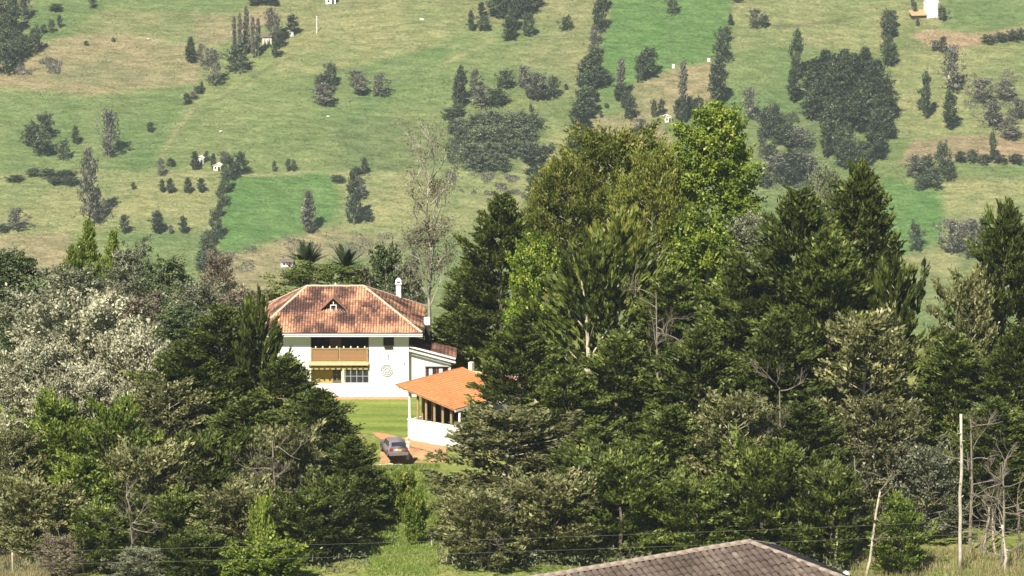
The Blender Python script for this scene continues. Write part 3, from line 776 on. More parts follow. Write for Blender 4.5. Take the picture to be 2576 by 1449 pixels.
# right block front with a small window opening
wx0, wx1, wz0, wz1 = 4.16, 5.17, 5.00, 5.86
wb.box(2.8, wx0, 0, T, 0, 6.2).box(wx1, 6.56, 0, T, 0, 6.2).box(wx0, wx1, 0, T, 0, wz0).box(wx0, wx1, 0, T, wz1, 6.2)
wb.box(6.26, 6.56, T, 11.7, 0, 6.2).box(-7.0, 6.26, 11.7, 12.0, 0, 6.2).box(-7.3, -7.0, T, 12.0, 0, 6.2)
wb.box(-7.3, -2.68, 0, T, 0, 6.2)
wb.box(-2.98, -2.68, T, 1.6, 0, 6.2).box(2.8, 3.1, T, 1.6, 0, 6.2)
wb.box(-2.68, 2.8, 0, 0.24, 0, 1.37)
wb.build('wall', M['plaster'], villa)
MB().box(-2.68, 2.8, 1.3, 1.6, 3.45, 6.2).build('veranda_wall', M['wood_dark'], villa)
MB().box(-2.68, 2.8, 1.0, 1.28, 0.0, 3.14).build('porch_wall', M['ochre'], villa)
MB().box(-2.68, 2.8, 0.0, 1.55, 3.16, 3.44).build('balcony_floor', M['cream_beam'], villa)
MB().box(-2.95, 2.78, -0.28, -0.01, 3.18, 3.52).build('balcony_beam', M['cream_beam'], villa)
for i in range(11):
    x = -2.6 + i * 0.52
    MB().box(x, x + 0.13, -0.36, -0.03, 3.02, 3.175).build('rafter_end', M['wood_dark'], villa)
for i in range(4):
    MB().box(-2.3 + i * 1.35, -1.2 + i * 1.35, 1.26, 1.295, 3.5, 5.5).build('veranda_door', M['wood'] if i == 1 else M['wood_dark'], villa)
rail = MB().box(-2.66, 2.76, -0.20, -0.06, 4.70, 4.80).box(-2.66, 2.76, -0.18, -0.08, 3.53, 3.60).build('railing', M['post_wood'], villa)
bd = MB().box(0, 0.205, -0.022, 0.022, 0, 1.04).mesh('board'); bd.materials.append(M['wood'])
for i in range(25):
    if i == 12: continue
    o = bpy.data.objects.new('board', bd); C.objects.link(o); o.parent = rail; o.location = (-2.64 + i * 0.215, -0.13 + 0.012 * (i % 3), 3.63)
for x in (-2.62, 0.06, 2.66):
    MB().box(x - 0.07, x + 0.07, -0.21, -0.05, 3.55, 4.88).build('railing_post', M['post_wood'], villa)
for i in range(8):
    x = -2.2 + i * 0.66
    MB().tube([(x, -0.13, 4.8), (x, -0.13, 4.86), (x, -0.13, 5.0)], [0.05, 0.09, 0.03], 6).build('finial', M['white_trim'], villa)
# porch: soffit beam, pillar, windows
MB().box(-2.66, 2.78, 0.02, 0.3, 2.74, 2.95).build('porch_beam', M['cream_beam'], villa)
MB().box(0.18, 0.46, 0.03, 0.21, 1.375, 2.735).build('pillar', M['pale_stone'], villa)
def window(parent, x0, x1, z0, z1, y, nx, nz, fm, depth=0.10, t=0.06, name='window'):
    fr = MB()
    fr.box(x0, x1, y, y + depth, z1 - t, z1).box(x0, x1, y, y + depth, z0, z0 + t)
    fr.box(x0, x0 + t, y, y + depth, z0 + t, z1 - t).box(x1 - t, x1, y, y + depth, z0 + t, z1 - t)
    for i in range(1, nx):
        x = x0 + (x1 - x0) * i / nx; fr.box(x - t * 0.4, x + t * 0.4, y + 0.01, y + depth - 0.01, z0 + t, z1 - t)
    w_ = fr.build(name, fm, parent)
    for j in range(1, nz):
        z = z0 + (z1 - z0) * j / nz
        for i in range(nx):
            a = x0 + (x1 - x0) * i / nx + (t if i == 0 else t * 0.4); b = x0 + (x1 - x0) * (i + 1) / nx - (t if i == nx - 1 else t * 0.4)
            MB().box(a, b, y + 0.015, y + depth - 0.015, z - t * 0.35, z + t * 0.35).build('glazing_bar', fm, w_)
    for i in range(nx):
        for j in range(nz):
            a = x0 + (x1 - x0) * i / nx + 0.03; b = x0 + (x1 - x0) * (i + 1) / nx - 0.03
            c = z0 + (z1 - z0) * j / nz + 0.03; d = z0 + (z1 - z0) * (j + 1) / nz - 0.03
            MB().box(a, b, y + depth * 0.45, y + depth * 0.55, c, d).build('pane', M['glass'], w_)
    return w_
window(villa, 0.5, 2.78, 1.40, 2.72, 0.12, 4, 2, M['grey_metal'])
window(villa, -0.70, 0.16, 1.40, 2.72, 0.88, 2, 2, M['post_wood'])
ww = window(villa, wx0 + 0.02, wx1 - 0.02, wz0 + 0.02, wz1 - 0.02, 0.12, 1, 1, M['wood_dark'])
MB().box(wx0 + 0.1, wx1 - 0.1, -0.16, -0.002, wz0 - 0.22, wz0 - 0.02).build('window_box', M['wood_dark'], villa)
# medallion and lamp bracket
md = MB()
for r, t in ((0.56, 0.045), (0.40, 0.03), (0.20, 0.045)):
    md.tube([(4.5 + r * math.cos(2 * math.pi * k / 28), -0.035, 2.66 + r * math.sin(2 * math.pi * k / 28)) for k in range(29)], t, 5, cap=False)
for k in range(12):
    a = 2 * math.pi * k / 12
    md.beam((4.5 + 0.2 * math.cos(a), -0.03, 2.66 + 0.2 * math.sin(a)), (4.5 + 0.55 * math.cos(a), -0.03, 2.66 + 0.55 * math.sin(a)), 0.03, 0.03, Vector((0, 1, 0)))
md.build('medallion', M['grey_metal'], villa)
MB().box(4.6, 4.68, -0.10, -0.004, 3.72, 4.22).box(4.62, 4.66, -0.2, -0.1, 4.1, 4.15).build('lamp_bracket', M['grey_metal'], villa)
MB().box(6.1, 6.2, -0.08, -0.004, 3.25, 3.55).build('electric_box', M['grey_metal'], villa)
MB().box(-7.9, 6.7, -1.0, -0.01, -0.05, 0.10).build('paving_strip', M['brick'], villa)
# roof
ex0, ex1, ey0, ey1, ez, rz = -7.9, 7.84, -0.9, 12.9, 6.36, 9.56
rx0, rx1, ry = -3.3, 2.15, 6.0
c00, c10, c11, c01 = Vector((ex0, ey0, ez)), Vector((ex1, ey0, ez)), Vector((ex1, ey1, ez)), Vector((ex0, ey1, ez))
r0v, r1v = Vector((rx0, ry, rz)), Vector((rx1, ry, rz))
rb = MB()
rb.poly([c00, c10, r1v, r0v]).poly([c10, c11, r1v]).poly([c11, c01, r0v, r1v]).poly([c01, c00, r0v])
dz = Vector((0, 0, -0.12)); rb.poly([c01 + dz, c11 + dz, c10 + dz, c00 + dz])
for a, b in ((c00, c10), (c10, c11), (c11, c01), (c01, c00)): rb.poly([a + dz, b + dz, b, a])
roof = rb.build('roof', mat('roof_underlay', (0.16, 0.075, 0.05), 0.9, 0.3, 2), villa)
TO = tile_variants(0.26, 0.43, M['tile_old'])
def tint_old(A, B):
    return 0.44 + 2.3 * (fbm(A * 1.0, B * 0.65, 1.4, 61, 3) - 0.5) + 0.12 * np.clip((A - 7) / 8, 0, 1)
def face(O, E, top, W, tL, tR):
    """slope direction and polygon for an eave from O to E with its top edge points tL, tR"""
    e = (Vector(E) - Vector(O)).normalized(); n = e.cross((Vector(tL) - Vector(O))).normalized(); s = n.cross(e).normalized()
    f = lambda p: ((Vector(p) - Vector(O)).dot(e), (Vector(p) - Vector(O)).dot(s))
    poly = [(0, 0), ((Vector(E) - Vector(O)).length, 0), f(tR)] + ([f(tL)] if (Vector(tL) - Vector(tR)).length > 1e-3 else [])
    return e, s, poly
e_, s_, pl = face(c00, c10, 0, 0, r0v, r1v)
tiles(roof, c00, e_, s_, pl, 0.26, 0.38, M['tile_old'], tint_old, 300, TO, prefer=lambda A, B: B - 0.02 * np.abs(A - 9), seed=1)
for (O, E, L_, R__) in ((c10, c11, r1v, r1v), (c01, c00, r0v, r0v), (c11, c01, r1v, r0v)):
    e_, s_, pl = face(O, E, 0, 0, L_, R__)
    tiles(roof, O, e_, s_, pl, 0.26, 0.38, M['tile_old'], tint_old, 0, None, seed=2)
up = Vector((0, 0, 0.09))
ridge_tiles(roof, r0v + up, r1v + up, 0.17, 0.40, M['mortar'], 1)
for a, b in ((c00, r0v), (c10, r1v), (c11, r1v), (c01, r0v)): ridge_tiles(roof, a + up, b + up, 0.15, 0.40, M['mortar'], 2)
MB().tube([(-0.55, ry, rz + 0.1), (-0.55, ry, rz + 0.35), (-0.55, ry, rz + 0.42)], [0.05, 0.09, 0.02], 6).build('ridge_finial', M['white_trim'], villa)
fb = MB()
fb.box(ex0 - 0.05, ex1 + 0.05, ey0 - 0.09, ey0 - 0.02, 6.06, 6.325).box(ex1 + 0.0, ex1 + 0.06, ey0, ey1, 6.10, 6.325).box(ex0 - 0.06, ex0, ey0, ey1, 6.10, 6.325)
fb.build('fascia', M['white_trim'], villa)
MB().box(ex0 + 0.02, ex1 - 0.02, ey0 + 0.0, -0.02, 6.205, 6.235).box(6.58, ex1 - 0.02, -0.02, ey1 - 0.1, 6.205, 6.235).build('soffit', M['white_trim'], villa)
MB().tube([(ex0 - 0.05, ey0 - 0.13, 6.29), (ex1 + 0.05, ey0 - 0.13, 6.29)], 0.045, 8).build('gutter', M['white_trim'], villa)
MB().tube([(-6.5, -0.12, 6.2), (-6.5, -0.12, 0.2)], 0.05, 6).build('downpipe', M['white_trim'], villa)
# dormer with a gable front
sl = (rz - ez) / (ry - ey0)
dy_ = ey0 + 3.15; dz0 = ez + 3.15 * sl; dxc, dw, dh = -0.62, 1.45, 1.34
back = ey0 + (dz0 + dh - ez) / sl
ap = Vector((dxc, dy_, dz0 + dh)); bl = Vector((dxc - dw, dy_, dz0)); br = Vector((dxc + dw, dy_, dz0)); bk = Vector((dxc, back, dz0 + dh))
dr = MB()
ov = Vector((0, -0.12, 0)); t_ = Vector((0, 0, 0.07))
for P, sg in ((bl, -1), (br, 1)):
    o_ = Vector((sg * 0.18, 0, -0.17))
    dr.hexa([P + ov + o_, ap + ov, bk, P + o_ + Vector((0, 0.15, 0)), P + ov + o_ + t_, ap + ov + t_, bk + t_, P + o_ + t_ + Vector((0, 0.15, 0))])
dm = dr.build('dormer', M['tile_old'], villa)
dm.data.attributes.new('tint', 'FLOAT', 'POINT').data.foreach_set('value', np.full(len(dm.data.vertices), 0.5, dtype=np.float32))
MB().poly([bl + Vector((0, 0.25, 0)), br + Vector((0, 0.25, 0)), ap + Vector((0, 0.25, 0))]).build('dormer_recess', M['wood_dark'], dm)
db = MB().beam(bl + Vector((0.1, -0.1, 0.05)), br + Vector((-0.1, -0.1, 0.05)), 0.08, 0.09)
db.build('barge_board', M['mortar'], dm)
dt = MB()
for x in (-0.26, 0.26): dt.box(dxc + x - 0.04, dxc + x + 0.04, dy_ + 0.1, dy_ + 0.16, dz0 + 0.14, dz0 + 0.62)
dt.box(dxc - 0.3, dxc + 0.3, dy_ + 0.1, dy_ + 0.16, dz0 + 0.62, dz0 + 0.69).box(dxc - 0.035, dxc + 0.035, dy_ + 0.1, dy_ + 0.16, dz0 + 0.69, dz0 + 1.05)
dt.build('dormer_window', M['white_trim'], dm)
# chimney on the back slope, stub at the right eave
ch = MB().box(5.11, 5.59, 9.76, 10.24, 5.6, 9.15).build('chimney', M['plaster_low'], villa)
MB().box(5.02, 5.68, 9.67, 10.33, 9.153, 9.24).box(5.08, 5.2, 9.72, 9.84, 9.26, 9.46).box(5.5, 5.62, 9.72, 9.84, 9.26, 9.46).box(5.08, 5.2, 10.16, 10.28, 9.26, 9.46).box(5.5, 5.62, 10.16, 10.28, 9.26, 9.46).build('chimney_cap', M['white_trim'], ch)
cp = MB().hexa([(5.05, 9.69, 9.462), (5.65, 9.69, 9.462), (5.65, 10.31, 9.462), (5.05, 10.31, 9.462), (5.25, 9.9, 9.72), (5.45, 9.9, 9.72), (5.45, 10.1, 9.72), (5.25, 10.1, 9.72)]); cp.build('chimney_hood', M['white_trim'], ch)
MB().box(8.0, 8.45, 3.75, 4.2, 4.2, 6.25).build('shade_dark_stand', M['wood_dark'], villa)  # support coloured dark to stand in for shadow below the white box
MB().box(7.92, 8.5, 3.7, 4.3, 6.253, 6.98).build('water_tank', M['white_trim'], villa, bevel=0.05)

# lean-to wing on the right
wing = empty('side_wing', (HX, HY, 0))
tag(wing, 'white lean-to wing with sloping roof attached to the right of the villa', 'building')
def wz(x): return 4.93 - (x - 6.6) * (1.13 / 4.2)
wg = MB()
a_, b_ = 6.575, 10.5
win0, win1, wzb, wzt = 8.1, 10.3, 1.75, 2.88
wg.prism([(a_, 0.62, 0), (win0, 0.62, 0), (win0, 0.62, wz(win0) - 0.32), (a_, 0.62, wz(a_) - 0.32)], (0, 0.25, 0))
wg.prism([(win1, 0.62, 0), (b_, 0.62, 0), (b_, 0.62, wz(b_) - 0.32), (win1, 0.62, wz(win1) - 0.32)], (0, 0.25, 0))
wg.box(win0, win1, 0.62, 0.87, 0, wzb)
wg.prism([(win0, 0.62, wzt), (win1, 0.62, wzt), (win1, 0.62, wz(win1) - 0.32), (win0, 0.62, wz(win0) - 0.32)], (0, 0.25, 0))
wg.box(b_ - 0.25, b_, 0.87, 4.9, 0, wz(b_) - 0.35).box(a_, b_ - 0.25, 4.65, 4.9, 0, wz(b_) - 0.35)
wg.build('wall', M['plaster'], wing)
window(wing, win0 + 0.01, win1 - 0.01, wzb + 0.01, wzt - 0.01, 0.68, 4, 1, M['red_paint'], t=0.09)
MB().box(win0 - 0.05, win1 + 0.05, 0.50, 0.615, wzt + 0.02, wzt + 0.14).build('window_lintel', M['grey_metal'], wing)
for x in (8.45, 9.4):
    MB().box(x, x + 0.32, 0.56, 0.615, wzb + 0.02, wzt - 0.2).build('shutter', M['white_trim'], wing)
wr = MB().prism([(6.58, 0.15, wz(6.58) - 0.28), (10.95, 0.15, wz(10.95) - 0.28), (10.95, 0.15, wz(10.95) - 0.10), (6.58, 0.15, wz(6.58) - 0.10)], (0, 5.0, 0)).build('roof', M['tin'], wing)
O = Vector((10.95, 0.15, wz(10.95) - 0.09)); Tp = Vector((6.58, 0.15, wz(6.58) - 0.09))
s__ = (Tp - O).normalized()
tiles(wr, O, (0, 1, 0), s__, [(0, 0), (5.0, 0), (5.0, (Tp - O).length), (0, (Tp - O).length)], 0.26, 0.38, M['tile_old'], lambda A, B: 0.30 + 1.1 * (fbm(A, B, 1.2, 71) - 0.5), 0, None, seed=5)
MB().beam((6.6, 0.08, wz(6.6) + 0.0), (10.97, 0.08, wz(10.97) + 0.0), 0.12, 0.15).build('barge_board', M['white_trim'], wing)
MB().beam((6.6, 0.08, wz(6.6) - 0.37), (10.97, 0.08, wz(10.97) - 0.37), 0.12, 0.14).build('eave_board', M['white_trim'], wing)

# ------------------------------------------------------------------ pavilion
p0 = at_z(1026, 1107, 0.0)
PAV = empty('pavilion', (p0.x, p0.y, 0), -math.atan2(0.6, 0.8))
tag(PAV, 'open-sided pavilion with bright orange tile roof and white half wall', 'pavilion')
def pz(x): return 4.95 - (x + 0.9) * (1.42 / 6.6)
WT = 1.9
MB().box(0, 5.9, 0, 0.25, -1.2, WT).build('half_wall', M['plaster_low'], PAV)
MB().box(0, 0.25, 0.253, 9.0, -0.5, WT).box(5.65, 5.9, 0.253, 8.747, -1.2, 1.2).build('side_wall', M['plaster_low'], PAV)
MB().prism([(0.253, 1.9, 0.1), (5.6, 1.9, 0.1), (5.6, 1.9, 4.95 - 6.5 * (1.42 / 6.6) - 0.2), (0.253, 1.9, 4.95 - 1.153 * (1.42 / 6.6) - 0.2)], (0, 0.2, 0)).build('interior_shade_panel', M['wood_dark'], PAV)  # added dark panel, stands in for the shaded interior behind the posts
MB().box(-0.04, 5.94, -0.04, 0.29, WT + 0.002, WT + 0.07).build('wall_coping', M['white_trim'], PAV)
MB().box(0.26, 5.64, 0.26, 8.74, 0.02, 0.1).build('floor', M['brick'], PAV)
for i in range(7):
    x = 0.12 + i * 0.945
    MB().tube([(x, 0.13, WT + 0.07), (x, 0.13, pz(x) - 0.30)], 0.115, 8).build('post', M['white_trim'] if i in (0, 6) else M['post_wood'], PAV)
for i in range(5):
    x = 0.55 + i * 1.1
    MB().tube([(x, 1.55, 0.1), (x, 1.55, pz(x) - 0.3)], 0.14, 8).build('post', M['post_wood'], PAV)
for y in (0.13, 1.55):
    MB().beam((-0.8, y, pz(-0.8) - 0.22), (5.6, y, pz(5.6) - 0.22), 0.16, 0.16).build('beam', M['wood_dark'], PAV)
for i in range(13):
    x = -0.6 + i * 0.5
    MB().beam((x, -0.45, pz(x) - 0.11), (x, 9.2, pz(x) - 0.11), 0.09, 0.10).build('rafter', M['wood_dark'], PAV)
proof = MB().prism([(-0.9, -0.5, pz(-0.9) - 0.05), (5.7, -0.5, pz(5.7) - 0.05), (5.7, -0.5, pz(5.7)), (-0.9, -0.5, pz(-0.9))], (0, 9.8, 0)).build('roof', M['brick'], PAV)
O = Vector((5.7, -0.5, pz(5.7) + 0.005)); Tp = Vector((-0.9, -0.5, pz(-0.9) + 0.005)); s__ = (Tp - O).normalized()
TN = tile_variants(0.26, 0.43, M['tile_orange'])
tiles(proof, O, (0, 1, 0), s__, [(0, 0), (9.8, 0), (9.8, (Tp - O).length), (0, (Tp - O).length)], 0.26, 0.38, M['tile_orange'], lambda A, B: 0.5 + 0.7 * (fbm(A, B, 2.0, 72) - 0.5), 300, TN, prefer=lambda A, B: A, seed=6)
MB().box(5.72, 5.80, -0.5, 9.3, pz(5.7) - 0.16, pz(5.7) + 0.02).build('fascia', M['white_trim'], PAV)
ridge_tiles(proof, (-0.9, -0.5, pz(-0.9) + 0.08), (-0.9, 9.3, pz(-0.9) + 0.08), 0.13, 0.4, M['tile_orange'], 9)
MB().tube([(0.2, -0.35, 0.02), (0.2, -0.35, 0.3)], [0.16, 0.2], 8).build('plant_pot', M['cream_beam'], PAV)

# outbuilding behind the pavilion, glimpsed between the trees
ob = empty('outbuilding', (at_y(1236, 985, 379).x, 379.0, 0), R_(-32))
tag(ob, 'orange-roofed outbuilding half hidden by trees behind the pavilion', 'building')
MB().box(-2.6, 2.6, -2.0, 2.0, -0.3, 2.5).build('wall', M['plaster'], ob)
orf = MB().poly([(-3, -2.5, 2.45), (3, -2.5, 2.45), (3, 0, 3.6), (-3, 0, 3.6)]).poly([(3, 2.5, 2.45), (-3, 2.5, 2.45), (-3, 0, 3.6), (3, 0, 3.6)]).build('roof', M['brick'], ob)
for sg in (1, -1):
    O = Vector((-3 * sg, -2.5 * sg, 2.46)); s__ = Vector((0, 2.5 * sg, 1.15)).normalized()
    tiles(orf, O, (sg, 0, 0), s__, [(0, 0), (6, 0), (6, 2.75), (0, 2.75)], 0.26, 0.38, M['tile_orange'], lambda A, B: 0.6 + 0 * A, 0, None, seed=8)
ridge_tiles(orf, (-3, 0, 3.68), (3, 0, 3.68), 0.15, 0.4, M['mortar'], 3)
MB().box(-2.4, -2.0, -0.2, 0.2, 3.0, 4.6).build('chimney', M['cream'], ob)
MB().box(-0.4, 0.4, -2.04, -2.003, 0, 2.05).build('door', M['wood'], ob)

# gate post by the driveway
q = ground_hit(1026, 1150)
gp = empty('gate_post', (q.x, q.y, q.z)); tag(gp, 'short pale masonry post between the parked car and the brown driveway', 'post')
MB().box(-0.13, 0.13, -0.13, 0.13, -0.2, 1.3).build('shaft', M['pale_stone'], gp)
MB().box(-0.17, 0.17, -0.17, 0.17, 1.303, 1.42).build('cap', M['white_trim'], gp)

# ------------------------------------------------------------------ parked car, seen from behind
q = ground_hit(990, 1152)
car = empty('parked_car', (q.x, q.y + 1.6, q.z + 0.03), R_(14))
tag(car, 'silver-grey car parked with its rear to the lawn beside the pavilion', 'car')
prof_ = [(-2.0, 0.22), (-2.05, 0.55), (-1.98, 0.92), (-1.82, 1.02), (-1.52, 1.42), (-1.2, 1.50), (0.25, 1.48), (0.95, 1.02), (1.85, 0.88), (2.05, 0.62), (2.02, 0.22)]
def ring(x, k, zt=0.0): return [(x * (k if z > 1.0 else 1.0), y, z) for y, z in prof_]
cb = MB()
L_ = [(-0.86 if z < 1.0 else -0.70, y, z) for y, z in prof_]; R__ = [(0.86 if z < 1.0 else 0.70, y, z) for y, z in prof_]
n = len(prof_); cb.v += L_ + R__
cb.f.append(tuple(range(n))); cb.f.append(tuple(range(2 * n - 1, n - 1, -1)))
for i in range(n):
    j = (i + 1) % n; cb.f.append((i, n + i, n + j, j))
cb.build('body', M['car_paint'], car, bevel=0.05, smooth=True)
MB().hexa([(-0.62, -1.80, 1.07), (0.62, -1.80, 1.07), (0.62, -1.76, 1.07), (-0.62, -1.76, 1.07), (-0.56, -1.57, 1.385), (0.56, -1.57, 1.385), (0.56, -1.53, 1.385), (-0.56, -1.53, 1.385)]).build('rear_window', M['glass'], car)
MB().hexa([(-0.62, 0.86, 1.08), (0.62, 0.86, 1.08), (0.62, 0.90, 1.08), (-0.62, 0.90, 1.08), (-0.56, 0.33, 1.42), (0.56, 0.33, 1.42), (0.56, 0.38, 1.42), (-0.56, 0.38, 1.42)]).build('windscreen', M['glass'], car)
for sg in (-1, 1):
    for y0, y1 in ((-1.35, -0.45), (-0.38, 0.42)):
        MB().hexa([(sg * 0.845, y0, 1.04), (sg * 0.845, y1 + (0.15 if y1 > 0 else 0), 1.04), (sg * 0.80, y1 + (0.15 if y1 > 0 else 0), 1.04), (sg * 0.80, y0, 1.04), (sg * 0.722, y0 + (0.1 if y0 < -1 else 0), 1.40), (sg * 0.722, y1 - (0.15 if y1 > 0 else 0), 1.40), (sg * 0.69, y1 - (0.15 if y1 > 0 else 0), 1.40), (sg * 0.69, y0 + (0.1 if y0 < -1 else 0), 1.40)]).build('side_window', M['glass'], car)
    MB().box(sg * 0.70 - 0.12, sg * 0.70 + 0.12, -2.055, -1.98, 0.70, 0.94).build('tail_light', M['red_lens'], car)
    MB().box(sg * 0.95 - 0.09, sg * 0.95 + 0.09, 0.62, 0.74, 1.0, 1.14).build('wing_mirror', M['car_paint'], car)
    for y in (-1.25, 1.25):
        wl = MB().tube([(sg * 0.70, y, 0.32), (sg * 0.89, y, 0.32)], 0.32, 16).build('wheel', M['tyre'], car)
        MB().tube([(sg * 0.885, y, 0.32), (sg * 0.90, y, 0.32)], 0.20, 12).build('rim', M['rim'], wl)
MB().box(-0.84, 0.84, -2.12, -2.0, 0.26, 0.56).build('rear_bumper', M['car_paint'], car, bevel=0.03)
MB().box(-0.24, 0.24, -2.085, -2.05, 0.66, 0.80).build('number_plate', M['plate'], car)

# ------------------------------------------------------------------ foreground house whose roof rises into the frame
fa = at_y(1885, 1370, 140.0)
rd = math.atan2(-0.45, -0.893)
FH = empty('foreground_house', (fa.x, fa.y, gz(fa.x, fa.y)), rd)
tag(FH, 'foreground house showing only its weathered brown hip roof', 'house')
hz = fa.z - gz(fa.x, fa.y)
Wd, Ed, hh, RL = 5.0, 3.9, 1.80, 14.0       # local x runs along the ridge, away from the visible end; local -y is behind the ridge, +y towards the viewer
A0 = Vector((0, 0, hz)); A1 = Vector((RL, 0, hz)); ze = hz - hh
k00 = Vector((-Ed, Wd, ze)); k10 = Vector((RL + Ed, Wd, ze)); k11 = Vector((RL + Ed, -Wd, ze)); k01 = Vector((-Ed, -Wd, ze))
for v_ in (A0, A1, k00, k10, k11, k01): v_.z -= 0.04 * v_.x
fr_ = MB().poly([k10, k00, A0, A1]).poly([k00, k01, A0]).poly([k01, k11, A1, A0]).poly([k11, k10, A1])
dz = Vector((0, 0, -0.1)); fr_.poly([k01 + dz, k11 + dz, k10 + dz, k00 + dz])
for a, b in ((k00, k10), (k10, k11), (k11, k01), (k01, k00)): fr_.poly([b + dz, a + dz, a, b])
froof = fr_.build('roof', mat('dark_underlay', (0.05, 0.032, 0.025), 0.95, 0.3, 2), FH)
TG = tile_variants(0.25, 0.43, M['tile_grey'])
def tint_g(A, B): return 0.52 + 0.9 * (fbm(A, B * 0.6, 0.9, 81, 3) - 0.5)
e_, s_, pl = face(k10, k00, 0, 0, A1, A0)
tiles(froof, k10, e_, s_, pl, 0.25, 0.38, M['tile_grey'], tint_g, 290, TG, prefer=lambda A, B: np.hypot(A - (RL + Ed - 2.0), (B - 5.2) * 2.2), seed=11, sg=0.06)
e_, s_, pl = face(k00, k01, 0, 0, A0, A0)
tiles(froof, k00, e_, s_, pl, 0.25, 0.38, M['tile_grey'], tint_g, 0, None, seed=12, sg=0.06)
for (O, E, L_, R__) in ((k01, k11, A0, A1), (k11, k10, A1, A1)):
    e_, s_, pl = face(O, E, 0, 0, L_, R__); tiles(froof, O, e_, s_, pl, 0.25, 0.38, M['tile_grey'], tint_g, 0, None, seed=13, sg=0.06)
up = Vector((0, 0, 0.08))
ridge_tiles(froof, A0 + up, A1 + up, 0.15, 0.42, M['mortar_grey'], 5)
for a in (k00, k01): ridge_tiles(froof, a + up, A0 + up, 0.13, 0.42, M['mortar_grey'], 6)
# mortar bedding along ridge and hip, uneven
rg = random.Random(4); mo = MB()
for a, b, sd in ((A0, A1, Vector((0, 1, 0))), (A0, k00, Vector((1, 0.2, 0)))):
    N = int((b - a).length / 0.25)
    for i in range(N):
        p = a.lerp(b, (i + 0.5) / N); w_ = rg.uniform(0.10, 0.26)
        q0 = p + sd * w_ + Vector((0, 0, -0.10 * w_ / 0.2))
        mo.beam(p + Vector((0, 0, 0.0)), q0, rg.uniform(0.10, 0.2), 0.14)
mo.build('mortar_bedding', M['mortar_grey'], froof)
MB().box(-Ed + 0.6, RL + Ed - 0.6, -Wd + 0.6, Wd - 0.6, -1.5, ze - 0.05).build('wall', M['plaster'], FH)
vp = MB().tube([(-Ed + 0.35, 0.6, ze + 0.1), (-Ed + 0.35, 0.6, ze + 0.45)], 0.05, 8); vp.build('vent_pipe', M['white_trim'], FH)
MB().tube([(-Ed + 0.35, 0.6, ze + 0.45), (-Ed + 0.35, 0.6, ze + 0.53), (-Ed + 0.35, 0.6, ze + 0.6)], [0.13, 0.12, 0.03], 8).build('vent_cowl', M['white_trim'], FH)

# ------------------------------------------------------------------ power line crossing in front of the trees
pa = at_y(-170, 1392, 250); pb = at_y(2760, 1296, 250)
for i, p in enumerate((pa, pb)):
    u = empty('utility_pole', (p.x, p.y, gz(p.x, p.y)))
    tag(u, 'wooden utility pole beyond the %s edge of the view' % ('left', 'right')[i], 'pole')
    h_ = p.z - gz(p.x, p.y) + 0.3
    MB().tube([(0, 0, -1), (0, 0, h_ + 0.4)], [0.16, 0.11], 8).build('shaft', M['bark'], u)
    MB().box(-0.06, 0.06, -0.8, 0.8, h_ - 0.3, h_ - 0.18).build('crossarm', M['bark'], u)
for j, (dz_, dy2, lab) in enumerate(((0.0, 0.0, 'upper thin power cable across the trees'), (-0.95, 0.5, 'lower thin power cable across the trees'))):
    pts = []
    for k in range(25):
        t = k / 24; p = pa.lerp(pb, t); pts.append((p.x, p.y + dy2, p.z + dz_ - 1.1 * 4 * t * (1 - t) * 0.25))
    tag(MB().tube(pts, 0.006, 4).build('power_cable', M['wire']), lab, 'cable')
